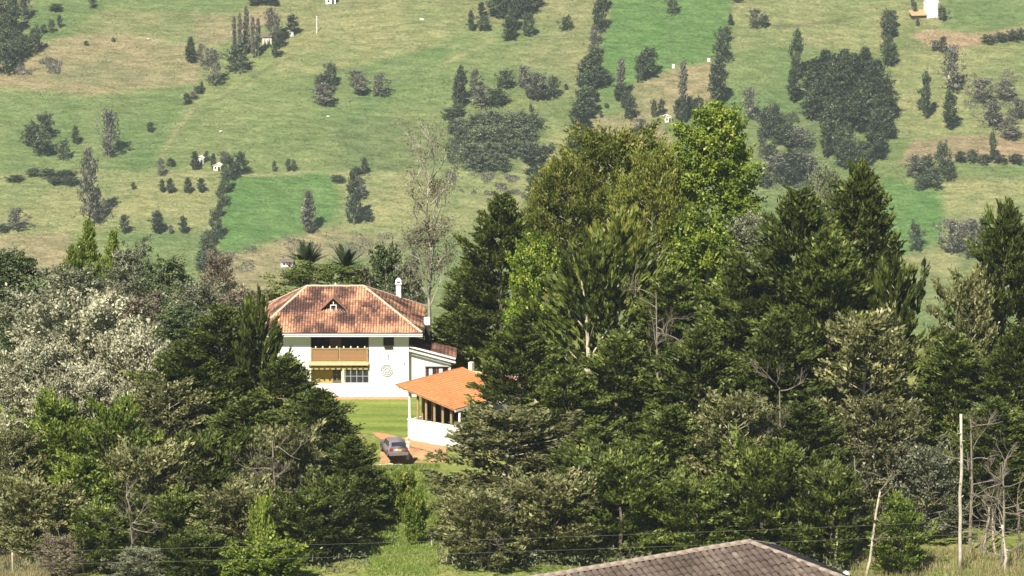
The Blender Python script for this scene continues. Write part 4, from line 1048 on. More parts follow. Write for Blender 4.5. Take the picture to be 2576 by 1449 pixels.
# ------------------------------------------------------------------ near trees (frame position, top, distance, width)
def near(key, px, top, Y, wpx, label, cat='tree', name='tree', group=None, lean=(0, 0), rz=None):
    t = at_y(px, top, Y); g = gz(t.x, Y)
    R = wpx / 2 / pxm(Y, (t.z + g) / 2)
    return place_tree(key, (t.x, Y, g), max(1.5, t.z - g), R, label, cat, group, name, rz, lean)
NEAR = [
 # behind and right of the villa
 ('cedar', 800, 676, 402, 290, 'dark layered evergreen behind the villa roof on its left', 'cedar_tree'),
 ('leafy_green', 965, 660, 410, 130, 'green leafy tree behind the villa just left of the chimney', 'leafy_tree'),
 ('grey_a', 1025, 690, 407, 130, 'grey twiggy tree behind the villa just right of the chimney', 'scrub_tree'),
 ('dry_a', 890, 706, 406, 130, 'brownish low tree directly behind the villa ridge', 'scrub_tree'),
 ('cypress_a', 1262, 500, 393, 235, 'pointed dark green cypress right of the bare gum tree', 'cypress_tree'),
 ('cypress_b', 1190, 655, 396, 190, 'dark green cypress touching the right end of the villa roof', 'cypress_tree'),
 ('cypress_c', 1125, 790, 399, 120, 'low dark cypress behind the lean-to wing', 'cypress_tree'),
 ('bright_tall', 1803, 272, 394, 232, 'tallest tree with rounded bright green leafy crown', 'leafy_tree'),
 ('bright_low', 1770, 590, 386, 240, 'bright green leafy tree below the tallest crown', 'leafy_tree'),
 ('olive_a', 1535, 366, 400, 400, 'wide olive-yellow tree with thin pale stems, left of the tallest tree', 'leafy_tree'),
 ('olive_b', 1425, 440, 396, 260, 'olive-green tree on the left shoulder of the wide olive one', 'leafy_tree'),
 ('olive_b', 1645, 415, 393, 220, 'pale-stemmed olive tree touching the tallest tree', 'leafy_tree'),
 ('bright_low', 1350, 640, 383, 190, 'bright yellow-green tree beside the pointed dark cypress', 'leafy_tree'),
 ('grey_tall', 1900, 560, 388, 150, 'sparse greyish tree right below the tallest crown', 'scrub_tree'),
 ('feather_b', 1560, 600, 374, 360, 'yellow-green feathery cypress under the wide olive tree', 'cypress_tree'),
 ('feather_a', 1500, 660, 364, 440, 'large cypress with fanned upswept feathery branches', 'cypress_tree'),
 ('cypress_a', 1308, 810, 361, 245, 'dark cypress rising right behind the pavilion roof', 'cypress_tree'),
 ('cypress_b', 1690, 700, 362, 300, 'dark green cypress below the bright leafy tree', 'cypress_tree'),
 ('cypress_c', 2160, 428, 366, 320, 'very tall layered cypress, highest of the right-hand cypresses', 'cypress_tree'),
 ('grey_tall', 2075, 455, 372, 120, 'grey dead-looking crown between the two tall right-hand cypresses', 'scrub_tree'),
 ('cypress_a', 2010, 495, 355, 360, 'broad tall dark cypress in the middle of the right-hand wood', 'cypress_tree'),
 ('cypress_b', 2085, 600, 351, 330, 'dense cypress filling between the two tall right-hand ones', 'cypress_tree'),
 ('cypress_b', 1860, 660, 355, 300, 'dense cypress left of the broad tall one', 'cypress_tree'),
 ('feather_a', 2235, 720, 352, 300, 'cypress with long sideways branches reaching into the pasture gap', 'cypress_tree'),
 ('cypress_c', 2530, 525, 358, 270, 'tall cypress group tree at the right edge of the frame', 'cypress_tree'),
 ('young_pine', 2490, 560, 361, 120, 'slim pointed conifer left of the right-edge cypress', 'conifer'),
 ('olive_cypress_a', 2430, 740, 352, 190, 'dull olive cypress left of the right-edge tree', 'cypress_tree'),
 ('cypress_b', 1560, 850, 346, 300, 'dark cypress in the centre of the wood below the fanned one', 'cypress_tree'),
 ('cypress_a', 1760, 840, 345, 320, 'dark cypress in the middle row below the bright leafy tree', 'cypress_tree'),
 ('cypress_c', 1960, 800, 344, 320, 'dark cypress in the middle row below the broad tall one', 'cypress_tree'),
 ('olive_cypress_b', 2180, 840, 344, 320, 'olive cypress with dead twigs in the right middle row', 'cypress_tree'),
 ('cypress_b', 2400, 850, 346, 280, 'dark cypress behind the bleached bare trunk', 'cypress_tree'),
 ('cypress_a', 2560, 830, 344, 240, 'dark cypress at the right edge below the tall one', 'cypress_tree'),
 ('cypress_b', 1430, 930, 340, 270, 'dark cypress just right of the pavilion', 'cypress_tree'),
 ('olive_cypress_a', 1292, 1062, 335, 400, 'broad rounded cypress in front of the pavilion wall, right of the path', 'cypress_tree'),
 ('cypress_a', 1500, 1080, 332, 320, 'dark low cypress right of the broad rounded one', 'cypress_tree'),
 ('cypress_c', 1690, 1030, 333, 300, 'dark cypress in the front row above the brown roof left half', 'cypress_tree'),
 ('olive_cypress_b', 1850, 1030, 330, 270, 'drab pale-tipped cypress above the brown roof peak', 'cypress_tree'),
 ('cypress_b', 2020, 1020, 331, 300, 'dark cypress above the right end of the brown roof', 'cypress_tree'),
 ('olive_cypress_a', 2210, 1040, 333, 260, 'drab cypress with straggling grey branches left of the bare trunk', 'cypress_tree'),
 ('grey_b', 2330, 1150, 331, 200, 'greyish tangled tree close behind the bare trunk', 'scrub_tree'),
 ('cypress_c', 2500, 1010, 337, 280, 'dark cypress right behind the bare trunk', 'cypress_tree'),
 ('low_cypress_c', 1212, 1270, 323, 250, 'low drab cypress at the bottom right of the path', 'cypress_tree'),
 ('low_cypress_c', 1385, 1230, 325, 300, 'low drab cypress above the left tip of the brown roof', 'cypress_tree'),
 ('low_cypress_a', 1555, 1190, 326, 300, 'low dark cypress above the left part of the brown roof', 'cypress_tree'),
 ('low_cypress_b', 1735, 1235, 324, 280, 'low dark cypress close above the brown ridge', 'cypress_tree'),
 ('low_cypress_a', 1925, 1170, 326, 300, 'low dark cypress directly above the brown roof peak', 'cypress_tree'),
 ('low_cypress_b', 2085, 1215, 324, 240, 'low dark cypress beside the leaning pale trunk', 'cypress_tree'),
 ('fresh_cypress', 2262, 1290, 320.5, 165, 'small fresh-green cypress bush left of the bare trunk', 'cypress_bush'),
 # left side
 ('young_pine', 222, 572, 441, 130, 'pointed green conifer standing highest in the left scrub', 'conifer'),
 ('young_pine', 285, 592, 442, 110, 'green conifer right beside the highest one in the left scrub', 'conifer'),
 ('young_pine', 180, 630, 437, 100, 'smaller green conifer left of the highest one in the left scrub', 'conifer'),
 ('leafy_green', 40, 668, 424, 190, 'dark green leafy tree at the left edge below the pastures', 'leafy_tree'),
 ('grey_a', 330, 655, 432, 190, 'grey-green scrub tree below the pointed conifers', 'scrub_tree'),
 ('grey_b', 190, 700, 418, 200, 'grey scrub tree above the silver mound on the left', 'scrub_tree'),
 ('leafy_green', 430, 680, 428, 170, 'dull green tree right of the conifers in the left scrub', 'leafy_tree'),
 ('dry_a', 548, 670, 426, 130, 'pale dry-leaved tree at the foot of the dark hedge line', 'scrub_tree'),
 ('dry_a', 620, 750, 412, 170, 'brown dry tree left of the villa roof', 'scrub_tree'),
 ('grey_a', 500, 740, 408, 190, 'grey-green scrub tree between the dry trees and the silver mound', 'scrub_tree'),
 ('grey_b', 60, 760, 402, 210, 'grey scrub tree at the left edge above the silver shrub', 'scrub_tree'),
 ('dry_a', 330, 770, 400, 200, 'brownish twiggy tree above the silver mound', 'scrub_tree'),
 ('leafy_green', 440, 800, 394, 180, 'dull green bushy tree right of the silver mound', 'leafy_tree'),
 ('grey_a', 600, 840, 390, 170, 'grey-green tree hidden behind the upswept left cypress', 'scrub_tree'),
 ('grey_b', 180, 850, 388, 190, 'grey-green tree rising behind the silver mound', 'scrub_tree'),
 ('leafy_green', 40, 850, 386, 180, 'shaded green tree at the left edge behind the silver shrubs', 'leafy_tree'),
 ('silver_a', 230, 822, 372, 370, 'largest pale silvery shrub mound left of the villa', 'silver_shrub'),
 ('silver_b', 90, 920, 366, 270, 'pale silvery shrub at the left edge below the big mound', 'silver_shrub'),
 ('silver_b', 340, 900, 366, 230, 'silvery shrub at the right foot of the big mound', 'silver_shrub'),
 ('silver_a', 210, 990, 358, 260, 'silvery shrub lowest on the left slope', 'silver_shrub'),
 ('feather_a', 648, 800, 352, 210, 'upswept dark cypress in front of the villa left wing', 'cypress_tree'),
 ('cypress_b', 560, 782, 354, 330, 'big dense dark cypress left of the upswept one', 'cypress_tree'),
 ('cypress_a', 470, 870, 352, 300, 'dark cypress left of the big dense one', 'cypress_tree'),
 ('cypress_b', 720, 905, 348, 260, 'dark cypress overlapping the villa balcony corner', 'cypress_tree'),
 ('olive_cypress_a', 420, 990, 346, 270, 'drab cypress below the silver shrubs', 'cypress_tree'),
 ('cypress_c', 800, 985, 343, 250, 'dark cypress left of the lawn', 'cypress_tree'),
 ('cypress_a', 620, 1010, 342, 280, 'dark cypress in the middle of the left wood', 'cypress_tree'),
 ('fresh_cypress', 150, 1060, 340, 260, 'fresh-green cypress in the lower left', 'cypress_tree'),
 ('fresh_cypress', 290, 1070, 338, 220, 'second fresh-green cypress in the lower left, nearer the middle', 'cypress_tree'),
 ('olive_cypress_b', 30, 1110, 336, 210, 'drab cypress at the lower left edge', 'cypress_tree'),
 ('cypress_b', 884, 1105, 336, 190, 'dark cypress at the left side of the parked car', 'cypress_tree'),
 ('low_cypress_c', 720, 1120, 334, 270, 'drab cypress with dead twigs in the left wood centre', 'cypress_tree'),
 ('low_cypress_b', 520, 1130, 333, 270, 'dark cypress below the drab one in the left wood', 'cypress_tree'),
 ('low_cypress_c', 370, 1160, 331, 260, 'drab spreading cypress in the lower left middle', 'cypress_tree'),
 ('fresh_cypress', 210, 1190, 330, 230, 'green cypress low on the left with yellow tips', 'cypress_tree'),
 ('low_cypress_a', 840, 1230, 328, 190, 'dark low cypress on the left side of the grassy gap', 'cypress_tree'),
 ('low_cypress_c', 80, 1240, 326, 250, 'drab low cypress near the bottom left corner', 'cypress_tree'),
 ('low_cypress_c', 600, 1250, 326, 250, 'drab low cypress at the bottom of the left wood', 'cypress_tree'),
 ('low_cypress_a', 770, 1270, 325, 230, 'dark low cypress at the bottom left of the gap', 'cypress_tree'),
 ('low_cypress_b', 440, 1270, 325, 240, 'dark low cypress at the bottom left middle', 'cypress_tree'),
 ('low_cypress_b', 255, 1300, 322, 210, 'small dark cypress at the bottom left', 'cypress_tree'),
 ('dry_a', 150, 1365, 319.5, 110, 'grey twiggy bush at the bottom left', 'scrub_tree'),
 ('small_bush', 690, 1385, 318.5, 150, 'bright green leafy bush at the bottom edge', 'leafy_bush'),
 ('small_bush', 610, 1400, 318, 110, 'bright green bush left of the larger one at the bottom edge', 'leafy_bush'),
 ('low_cypress_a', 490, 1360, 319, 190, 'small dark cypress at the bottom edge left of the bright bushes', 'cypress_tree'),
 ('grey_b', 350, 1390, 318, 160, 'drab bush at the bottom edge beside the pale post', 'scrub_tree'),
 ('yellow_shrub', 1010, 1215, 338, 85, 'yellow-flowering shrub in the grassy gap', 'flowering_shrub'),
 ('small_bush', 958, 1225, 340, 56, 'bright green shrub left of the yellow-flowering one', 'leafy_bush'),
 ('small_bush', 1045, 1270, 331, 70, 'small green shrub below the yellow-flowering one', 'leafy_bush'),
 ('yellow_shrub', 660, 1290, 321.5, 60, 'small yellowish shrub among the lower left cypresses', 'flowering_shrub'),
]
for a in NEAR:
    key, px, top, Y, wpx, lab, nm = a
    cat = {'leafy_bush': 'bush', 'cypress_bush': 'bush', 'flowering_shrub': 'shrub', 'silver_shrub': 'shrub'}.get(nm, 'tree')
    near(key, px, top, Y, wpx, lab, cat, nm)

# ------------------------------------------------------------------ bare and dead wood
def branchy(mb, rng, p, d, L, r, depth, up=0.25, wig=0.25, tips=None):
    n = 4; pts = [p]; rad = [r]
    for i in range(n):
        d = (d + Vector((rng.uniform(-wig, wig), rng.uniform(-wig, wig), rng.uniform(-wig, wig) + up * 0.25))).normalized()
        p = p + d * L / n; pts.append(p); rad.append(r * (1 - 0.75 * (i + 1) / n))
    mb.tube(pts, rad, 5, cap=False)
    if tips is not None: tips.append((pts[-1], d))
    if depth > 0:
        for i in range(rng.randint(2, 4)):
            k = rng.uniform(0.3, 0.98); q = pts[int(k * n)]
            dd = (d + Vector((rng.uniform(-1, 1), rng.uniform(-1, 1), rng.uniform(-0.3, 0.9)))).normalized()
            branchy(mb, rng, q, dd, L * rng.uniform(0.42, 0.68), r * 0.5, depth - 1, up, wig, tips)
def tufts_mesh(name, pts, K, rt, L, W, seed, flat=0.9):
    rng = np.random.default_rng(seed); P = np.array([list(p) for p in pts]); m = len(P)
    off = unit(rng.normal(size=(m, K, 3))) * rng.random((m, K, 1)) ** 0.5 * rt; off[..., 2] *= flat
    c = (P[:, None] + off).reshape(-1, 3); n = len(c)
    v, f = leaf_arrays(c, unit(rng.normal(size=(n, 3)) + [0, 0, -0.3]), L * rng.uniform(0.6, 1.4, n), W * rng.uniform(0.6, 1.4, n), rng)
    t = np.clip(np.repeat(rng.normal(0.5, 0.2, m), K) + rng.normal(0, 0.12, n), 0, 1)
    return mesh_np(name, v, f, np.repeat(t, 4))
# tall sparse gum tree behind the villa
Y_ = 404; b = at_y(1082, 760, Y_); t = at_y(1075, 330, Y_); g = gz(b.x, Y_)
e = empty('gum_tree', (b.x, Y_, g)); tag(e, 'tall sparse half-bare gum tree with pale trunk behind the villa', 'tree')
rng = random.Random(5); mb = MB(); H = t.z - g; tips = []
tr = [(0, 0, -0.5), (-0.1, 0, H * 0.3), (0.15, 0.1, H * 0.45), (-0.3, 0, H * 0.62), (-0.1, 0.1, H * 0.8)]
mb.tube(tr, [0.22, 0.16, 0.11, 0.07, 0.04], 8)
for zf, ax, L in ((0.36, 0.5, 5.5), (0.42, -0.6, 4.2), (0.48, 0.75, 5.0), (0.52, -0.45, 5.2), (0.58, 0.3, 5), (0.62, -0.8, 4.6), (0.68, 0.6, 5.0), (0.74, -0.4, 5.6), (0.79, 0.25, 5.6), (0.80, -0.15, 5.2), (0.78, 0.55, 5.4), (0.7, -0.7, 4.6), (0.55, 0.9, 3.5), (0.45, -0.9, 3.2), (0.24, 0.6, 4.5), (0.28, -0.7, 4.0), (0.31, 0.8, 4.2), (0.34, -0.5, 5.0), (0.26, -0.3, 5.5), (0.38, 0.3, 5.5), (0.5, 0.1, 6.0)):
    branchy(mb, rng, Vector((0, 0, H * zf)), Vector((ax, rng.uniform(-0.5, 0.5), 0.95)).normalized(), L * 0.78, 0.085, 3, 0.5, 0.24, tips)
mb.build('trunk', M['bark_gum'], e, smooth=True)
sel = [p + Vector((rng.uniform(-.4, .4), rng.uniform(-.4, .4), rng.uniform(-.3, .3))) for p, d in tips]
low = [p for p in sel if p.z < H * 0.78 or rng.random() < 0.55]
cm = tufts_mesh('crown', low, 9, 0.6, 0.26, 0.09, 3); link('crown', cm, M['lf_eu'], e)
dk = [Vector((rng.uniform(-1.9, 0.6), rng.uniform(-0.5, 0.5), H * rng.uniform(0.50, 0.60))) for _ in range(16)]
link('dark_leaf_clump', tufts_mesh('dark_leaf_clump', dk, 26, 0.5, 0.32, 0.16, 4), M['lf_dry'], e)['kind'] = 'stuff'

def bare_trunk(name, label, px0, py0, px1, py1, Y, r0, r1, seed, m='bark_dead', stubs=6, wob=0.08, twigs=0, cat='trunk'):
    a = ground_hit(px0, py0) if Y is None else at_y(px0, py0, Y)
    yy = a.y; b = at_y(px1, py1, yy); g = gz(a.x, yy)
    e = empty(name, (a.x, yy, g)); tag(e, label, cat)
    rng = random.Random(seed); mb = MB(); pts = []; n = 9
    lo = Vector((0, 0, -0.4)); hi = Vector((b.x - a.x, 0, b.z - g))
    for i in range(n):
        p = lo.lerp(hi, i / (n - 1)); k = 0 if i in (0,) else wob
        pts.append(p + Vector((rng.uniform(-k, k), rng.uniform(-k, k), 0)))
    mb.tube(pts, [r0 + (r1 - r0) * i / (n - 1) for i in range(n)], 8)
    mb.build('shaft', M[m], e, smooth=True)
    for i in range(stubs):
        p = lo.lerp(hi, rng.uniform(0.25, 0.95)); d = Vector((rng.uniform(-1, 1), rng.uniform(-1, 0.2), rng.uniform(-0.1, 0.5))).normalized()
        MB().tube([p, p + d * rng.uniform(0.2, 0.5)], [r1 * 0.6, r1 * 0.3], 5).build('stub', M[m], e)
    if twigs:
        tb = MB()
        for i in range(twigs):
            p = lo.lerp(hi, rng.uniform(0.3, 1.0)); d = Vector((rng.uniform(-1, 1), rng.uniform(-1, 0.3), rng.uniform(-0.2, 0.6))).normalized()
            branchy(tb, rng, p, d, rng.uniform(1.5, 3.2), 0.05, 2, 0.1, 0.3)
        tb.build('dead_twigs', M['twig'], e)
    return e
bare_trunk('bare_trunk', 'tall bleached bare trunk standing alone at the lower right', 2414, 1436, 2419, 1042, None, 0.16, 0.11, 1, stubs=9)
bare_trunk('leaning_trunk', 'pale leaning trunk left of the fresh-green bush', 2180, 1400, 2212, 1236, 319.5, 0.12, 0.08, 2, 'bark_pale', 3, twigs=5)
bare_trunk('dead_stump', 'short white stump left of the leaning trunk', 2105, 1428, 2103, 1335, None, 0.12, 0.09, 3, 'bark_pale', 2)
bare_trunk('bare_trunk', 'thin pale trunk behind the fresh-green bush', 2238, 1395, 2237, 1280, 323, 0.12, 0.09, 4, 'bark_dead', 2)
bare_trunk('bare_trunk', 'thin trunk right of the tall bleached one, leaning slightly', 2475, 1400, 2490, 1275, 327, 0.13, 0.08, 6, 'bark_pale', 3, twigs=6)
bare_trunk('bare_trunk', 'slanting pale trunk in the right dead thicket, second from the edge', 2505, 1405, 2497, 1290, 326, 0.12, 0.08, 7, 'bark_pale', 3, twigs=5)
bare_trunk('bare_trunk', 'white forked trunk close to the bottom right corner', 2532, 1440, 2524, 1320, None, 0.14, 0.09, 8, 'bark_dead', 4, twigs=4)
bare_trunk('bare_trunk', 'dark thin trunk at the right edge of the dead thicket', 2566, 1410, 2562, 1270, 325, 0.11, 0.08, 9, 'bark', 2, twigs=4)
bare_trunk('bare_trunk', 'pale trunk showing under the tallest bright crown', 1783, 700, 1781, 545, 388, 0.20, 0.17, 10, 'bark_dead', 3)
bare_trunk('bare_trunk', 'thin dead stem at the bottom left above the pale bush', 210, 1440, 205, 1360, None, 0.09, 0.05, 11, 'bark_pale', 2, twigs=6)
bare_trunk('fence_post', 'short pale post at the bottom left corner', 32, 1440, 31, 1390, None, 0.09, 0.08, 12, 'bark_pale', 0, 0.0, cat='post')
bare_trunk('fence_post', 'short white post at the right edge of the grassy gap', 1086, 1375, 1086, 1350, None, 0.07, 0.07, 13, 'bark_dead', 0, 0.0, cat='post')
# dead tangled tree with long slanting limb at the right
def dead_tree(label, px, py, H, seed, n=9, m='twig', Y=None):
    a = ground_hit(px, py) if Y is None else at_y(px, py, Y); g = gz(a.x, a.y)
    e = empty('dead_tree', (a.x, a.y, g)); tag(e, label, 'dead tree')
    rng = random.Random(seed); mb = MB()
    mb.tube([(0, 0, -0.4), (0.1, 0, H * 0.5), (-0.1, 0, H)], [0.16, 0.10, 0.04], 7); mb.build('trunk', M['twig'], e)
    tb = MB()
    for i in range(n):
        d = Vector((rng.uniform(-1, 1), rng.uniform(-1, 0.3), rng.uniform(-0.2, 0.8))).normalized()
        branchy(tb, rng, Vector((0, 0, H * rng.uniform(0.25, 0.98))), d, rng.uniform(1.8, 3.8), 0.045, 3, 0.1, 0.32)
    tb.build('branches', M[m], e)
    return e
dead_tree('grey dead tree with tangled branches at the lower right edge', 2520, 1425, 8.5, 21, 14)
dead_tree('leafless grey tree tangled into the cypress above the bare trunk', 2440, 1330, 11, 22, 12, Y=328)
dead_tree('leafless grey tree between the cypresses right of the brown roof', 2150, 1340, 8.5, 23, 11, Y=325)
dead_tree('pale dead branches among the cypresses in the right middle row', 1960, 1300, 13, 24, 14, 'twig', Y=331)
dead_tree('leafless grey tree in the middle of the left wood', 690, 1300, 9.0, 25, 12, Y=329)
dead_tree('grey dead branches at the bottom left', 330, 1400, 5.5, 26, 10, Y=321)
dead_tree('bleached dead branches above the pavilion trees', 1650, 1250, 17, 27, 12, 'twig', Y=352)
dead_tree('grey dead branches in front of the broad rounded cypress', 1230, 1400, 6.0, 28, 8, Y=322)

# ------------------------------------------------------------------ palms behind the villa
def palm(label, px, top, Y, R, seed, nf=22):
    t = at_y(px, top, Y); g = gz(t.x, Y); H = t.z - g - R * 0.85
    e = empty('palm', (t.x, Y, g)); tag(e, label, 'palm')
    MB().tube([(0, 0, -0.4), (0, 0, H * 0.5), (0, 0, H)], [0.28, 0.22, 0.2], 9).build('trunk', M['bark'], e)
    rng = random.Random(seed)
    for i in range(nf):
        az = i * 2.4 + rng.uniform(-.2, .2); el = rng.uniform(0.25, 1.35); L = R * rng.uniform(0.9, 1.2)
        V, F, TT = [], [], []
        P = []
        for k in range(9):
            s = k / 8; dr = 0.35 * L * s * s * math.cos(el)
            P.append(Vector((math.cos(az) * math.cos(el) * L * s, math.sin(az) * math.cos(el) * L * s, H + math.sin(el) * L * s - dr)))
        sd = Vector((-math.sin(az), math.cos(az), 0))
        for k in range(1, 9):
            d = (P[k] - P[k - 1]).normalized(); wl = 0.62 * math.sin(math.pi * min(1, 0.15 + k / 9.8))
            for h in (0.0, 0.5):
                q = P[k - 1].lerp(P[k], h)
                for sg in (-1, 1):
                    tip = q + (sd * sg * 0.75 + d * 0.6 + Vector((0, 0, -0.12))).normalized() * wl
                    n0 = len(V); V += [q - d * 0.10, q + d * 0.12, tip]; F.append((n0, n0 + 1, n0 + 2)); TT += [rng.random()] * 3
        link('frond', mesh_np('frond', [tuple(v) for v in V], F, TT), M['lf_palm'], e)
    return e
palm('spiky palm with stiff upright fronds behind the villa roof, left of the pair', 772, 606, 407, 3.0, 1, 30)
palm('spiky palm behind the villa roof, right of the pair', 868, 616, 406, 2.7, 2, 28)

# ------------------------------------------------------------------ undergrowth and grass (countless)
def stuff_leaves(name, pts, m, L, W, seed, up=1.0, rnd=0.6, tint=0.5, label=None):
    rng = np.random.default_rng(seed); P = np.asarray(pts); n = len(P)
    v, f = leaf_arrays(P, unit(rng.normal(size=(n, 3)) * rnd + [0, 0, up]), L * rng.uniform(0.5, 1.4, n), W * rng.uniform(0.6, 1.3, n), rng)
    t = np.clip(tint + 0.8 * (fbm(P[:, 0], P[:, 1], 2.0, seed) - 0.5) + rng.normal(0, 0.15, n), 0, 1)
    o = link(name, mesh_np(name, v, f, np.repeat(t, 4)), m); tag(o, label, kind='stuff'); return o
def scatter(polys, n, seed, hmax, clump=2.0):
    """points over ground areas given as frame outlines, in uneven clumps"""
    rng = np.random.default_rng(seed); out = []
    for P in polys:
        W_ = [(q.x, q.y) for q in (ground_hit(*p) for p in P)]
        xs_ = [p[0] for p in W_]; ys_ = [p[1] for p in W_]
        k = n // len(polys) * 3
        x = rng.uniform(min(xs_), max(xs_), k); y = rng.uniform(min(ys_), max(ys_), k)
        keep = inpoly(x, y, W_) & (rng.random(k) < 0.25 + 1.2 * vnoise(x, y, clump, seed))
        x = x[keep][:n // len(polys)]; y = y[keep][:n // len(polys)]
        h = hmax * (0.25 + 0.9 * vnoise(x, y, clump, seed + 1))
        out.append(np.stack([x, y, ground_z(x, y) + h * rng.random(len(x)) ** 0.7], -1))
    return np.concatenate(out)
stuff_leaves('undergrowth', scatter([[(-60, 1200), (880, 1200), (900, 1300), (930, 1449), (-60, 1449)], [(1100, 1240), (2200, 1240), (2150, 1449), (1100, 1449)]], 26000, 5, 1.6), M['lf_grey'], 0.4, 0.12, 6, 0.8, 0.8, 0.35, 'drab undergrowth beneath the cypresses')
stuff_leaves('tall_grass', scatter([[(2140, 1395), (2640, 1380), (2640, 1475), (2140, 1475)], [(-60, 1400), (150, 1400), (120, 1475), (-60, 1475)]], 12000, 8, 0.8, 1.2), M['lf_reed'], 0.7, 0.05, 9, 1.6, 0.35, 0.5, 'dry straw-coloured tall grass at the bottom of the view')
stuff_leaves('rough_grass', scatter([[(935, 1170), (1105, 1160), (1105, 1449), (925, 1449)]], 16000, 10, 0.22, 1.0), M['lf_grass'], 0.35, 0.07, 11, 1.0, 0.6, 0.5, 'rough green grass in the gap below the driveway')
# ------------------------------------------------------------------ hillside: trees (frame position of the base, height, width)
VAR = {'R': ['far_round_0', 'far_round_1', 'far_round_2'], 'C': ['far_col_0', 'far_col_1'], 'G': ['far_grey_0', 'far_grey_1'], 'P': ['far_poplar'],
       'N': ['far_green_0'], 'K': ['far_cone'], 'U': ['far_umbrella'], 'E': ['far_col_2'], 'S': ['far_scrub']}
hr = random.Random(12)
def far(kind, px, py, h, w, label, group=None):
    p = hill_at(px, py); s = FPX / math.hypot(p.y, CAM_Z - p.z)
    nm = 'hillside_bush' if h < 30 else 'hillside_tree'
    return place_tree(hr.choice(VAR[kind]), p, h / s, w / 2 / s * 0.98, label, 'bush' if h < 30 else 'tree', group, nm)
def row(items, label, group):
    """items of one hedge or clump; the label counts them from the given end"""
    for i, (k, x, y, h, w) in enumerate(items):
        far(k, x, y, h, w, label % ORD[i], group)
ORD = ['first', 'second', 'third', 'fourth', 'fifth', 'sixth', 'seventh', 'eighth', 'ninth', 'tenth', 'eleventh', 'twelfth', 'thirteenth', 'fourteenth', 'fifteenth', 'sixteenth', 'seventeenth', 'eighteenth']
row([('R', 8, 185, 60, 60), ('R', 28, 165, 50, 50), ('N', 55, 140, 42, 50), ('R', 88, 132, 50, 46), ('R', 12, 112, 60, 55), ('N', 40, 118, 36, 40), ('G', 62, 50, 60, 45), ('R', 15, 48, 60, 50)],
    'dark tree of the wood in the upper left corner, %s counting from its foot', 'wood in the upper left corner')
far('E', 33, 88, 95, 34, 'tree with long pale trunk in the upper left corner')
row([('R', 110, 84, 18, 18), ('R', 130, 82, 26, 16), ('R', 150, 70, 26, 14)], 'small dark bush above the tan field at upper left, %s from the left', 'bushes above the left tan field')
far('R', 140, 27, 14, 40, 'low wide bush near the top edge at left')
far('R', 232, 21, 24, 20, 'small round bush near the top edge, right of the low wide one')
far('R', 217, 114, 9, 14, 'tiny dark bush in the tan field, left of two')
far('R', 286, 105, 8, 13, 'tiny dark bush in the tan field, right of two')
far('K', 480, 156, 60, 38, 'dark conifer at the right edge of the tan field')
row([('G', 506, 168, 56, 20), ('P', 522, 170, 48, 18), ('G', 537, 216, 84, 48)], 'dry brownish tree beside the dark conifer, %s from the left', 'dry trees beside the dark conifer')
row([('P', 590, 140, 95, 18), ('P', 604, 148, 110, 18), ('P', 620, 138, 118, 22), ('P', 637, 146, 100, 20), ('P', 650, 142, 92, 20), ('G', 682, 108, 84, 36), ('G', 697, 112, 70, 26)],
    'tall grey poplar behind the cream two-storey house, %s from the left', 'grey poplars by the cream house')
far('R', 595, 180, 54, 60, 'round dark bushy tree below the grey poplars')
far('R', 625, 128, 22, 18, 'small dark bush among the grey poplars')
far('C', 735, 88, 48, 28, 'dark conifer at the right end of the poplar group')
row([('R', 693, 145, 38, 26), ('R', 706, 118, 30, 30), ('R', 716, 95, 20, 30)], 'dark bush right of the cream two-storey house, %s from below', 'bushes right of the cream house')
row([('R', 470, 262, 22, 24), ('G', 485, 250, 20, 28), ('R', 500, 236, 16, 24), ('R', 508, 228, 18, 12)], 'bush of the short hedge on the slope crest, %s from below', 'hedge on the slope crest')
row([('R', 812, 240, 42, 50), ('R', 832, 218, 48, 34), ('G', 816, 264, 50, 66)], 'tree of the dark clump on the open green slope, %s of three', 'dark clump on the green slope')
row([('G', 895, 218, 40, 44), ('G', 907, 238, 46, 48), ('R', 905, 238, 18, 30)], 'grey-green tree right of the dark clump, %s of three', 'grey clump on the green slope')
far('G', 956, 244, 54, 48, 'grey rounded tree right of the grey-green clump')
row([('R', 112, 348, 50, 52), ('R', 80, 366, 42, 56), ('R', 108, 390, 48, 64), ('R', 160, 402, 40, 34)], 'tree of the dark oak-like clump at the left, %s from above', 'dark clump at the left')
far('C', 190, 362, 42, 22, 'small upright tree right of the dark oak-like clump')
far('G', 275, 396, 114, 60, 'tall grey conical tree standing alone at left')
far('R', 378, 332, 20, 22, 'small ragged bush in the green band')
row([('R', 40, 455, 12, 46), ('R', 85, 440, 14, 40), ('R', 125, 445, 16, 50), ('R', 165, 445, 14, 50), ('R', 140, 462, 14, 40), ('R', 178, 464, 16, 50)], 'low hedge bush on the field edge at left, %s of six', 'low hedges at left')
far('G', 224, 568, 176, 62, 'tall grey feathery tree rising above the left conifers')
far('G', 245, 562, 80, 40, 'smaller grey tree hugging the tall feathery one')
far('G', 405, 442, 40, 26, 'small grey tree left of the white cottages')
far('R', 430, 418, 16, 26, 'low bush left of the white cottages')
far('C', 491, 428, 44, 24, 'dark tree left of the upper white cottage')
far('R', 520, 405, 20, 16, 'dark bush right of the upper white cottage')
far('C', 537, 425, 36, 14, 'slim tree between the two white cottages')
far('G', 562, 412, 30, 30, 'pinkish-grey tree behind the lower white cottage')
far('R', 576, 452, 50, 42, 'large dark tree right of the lower white cottage')
far('R', 606, 440, 46, 38, 'dark tree right of the large one by the cottages')
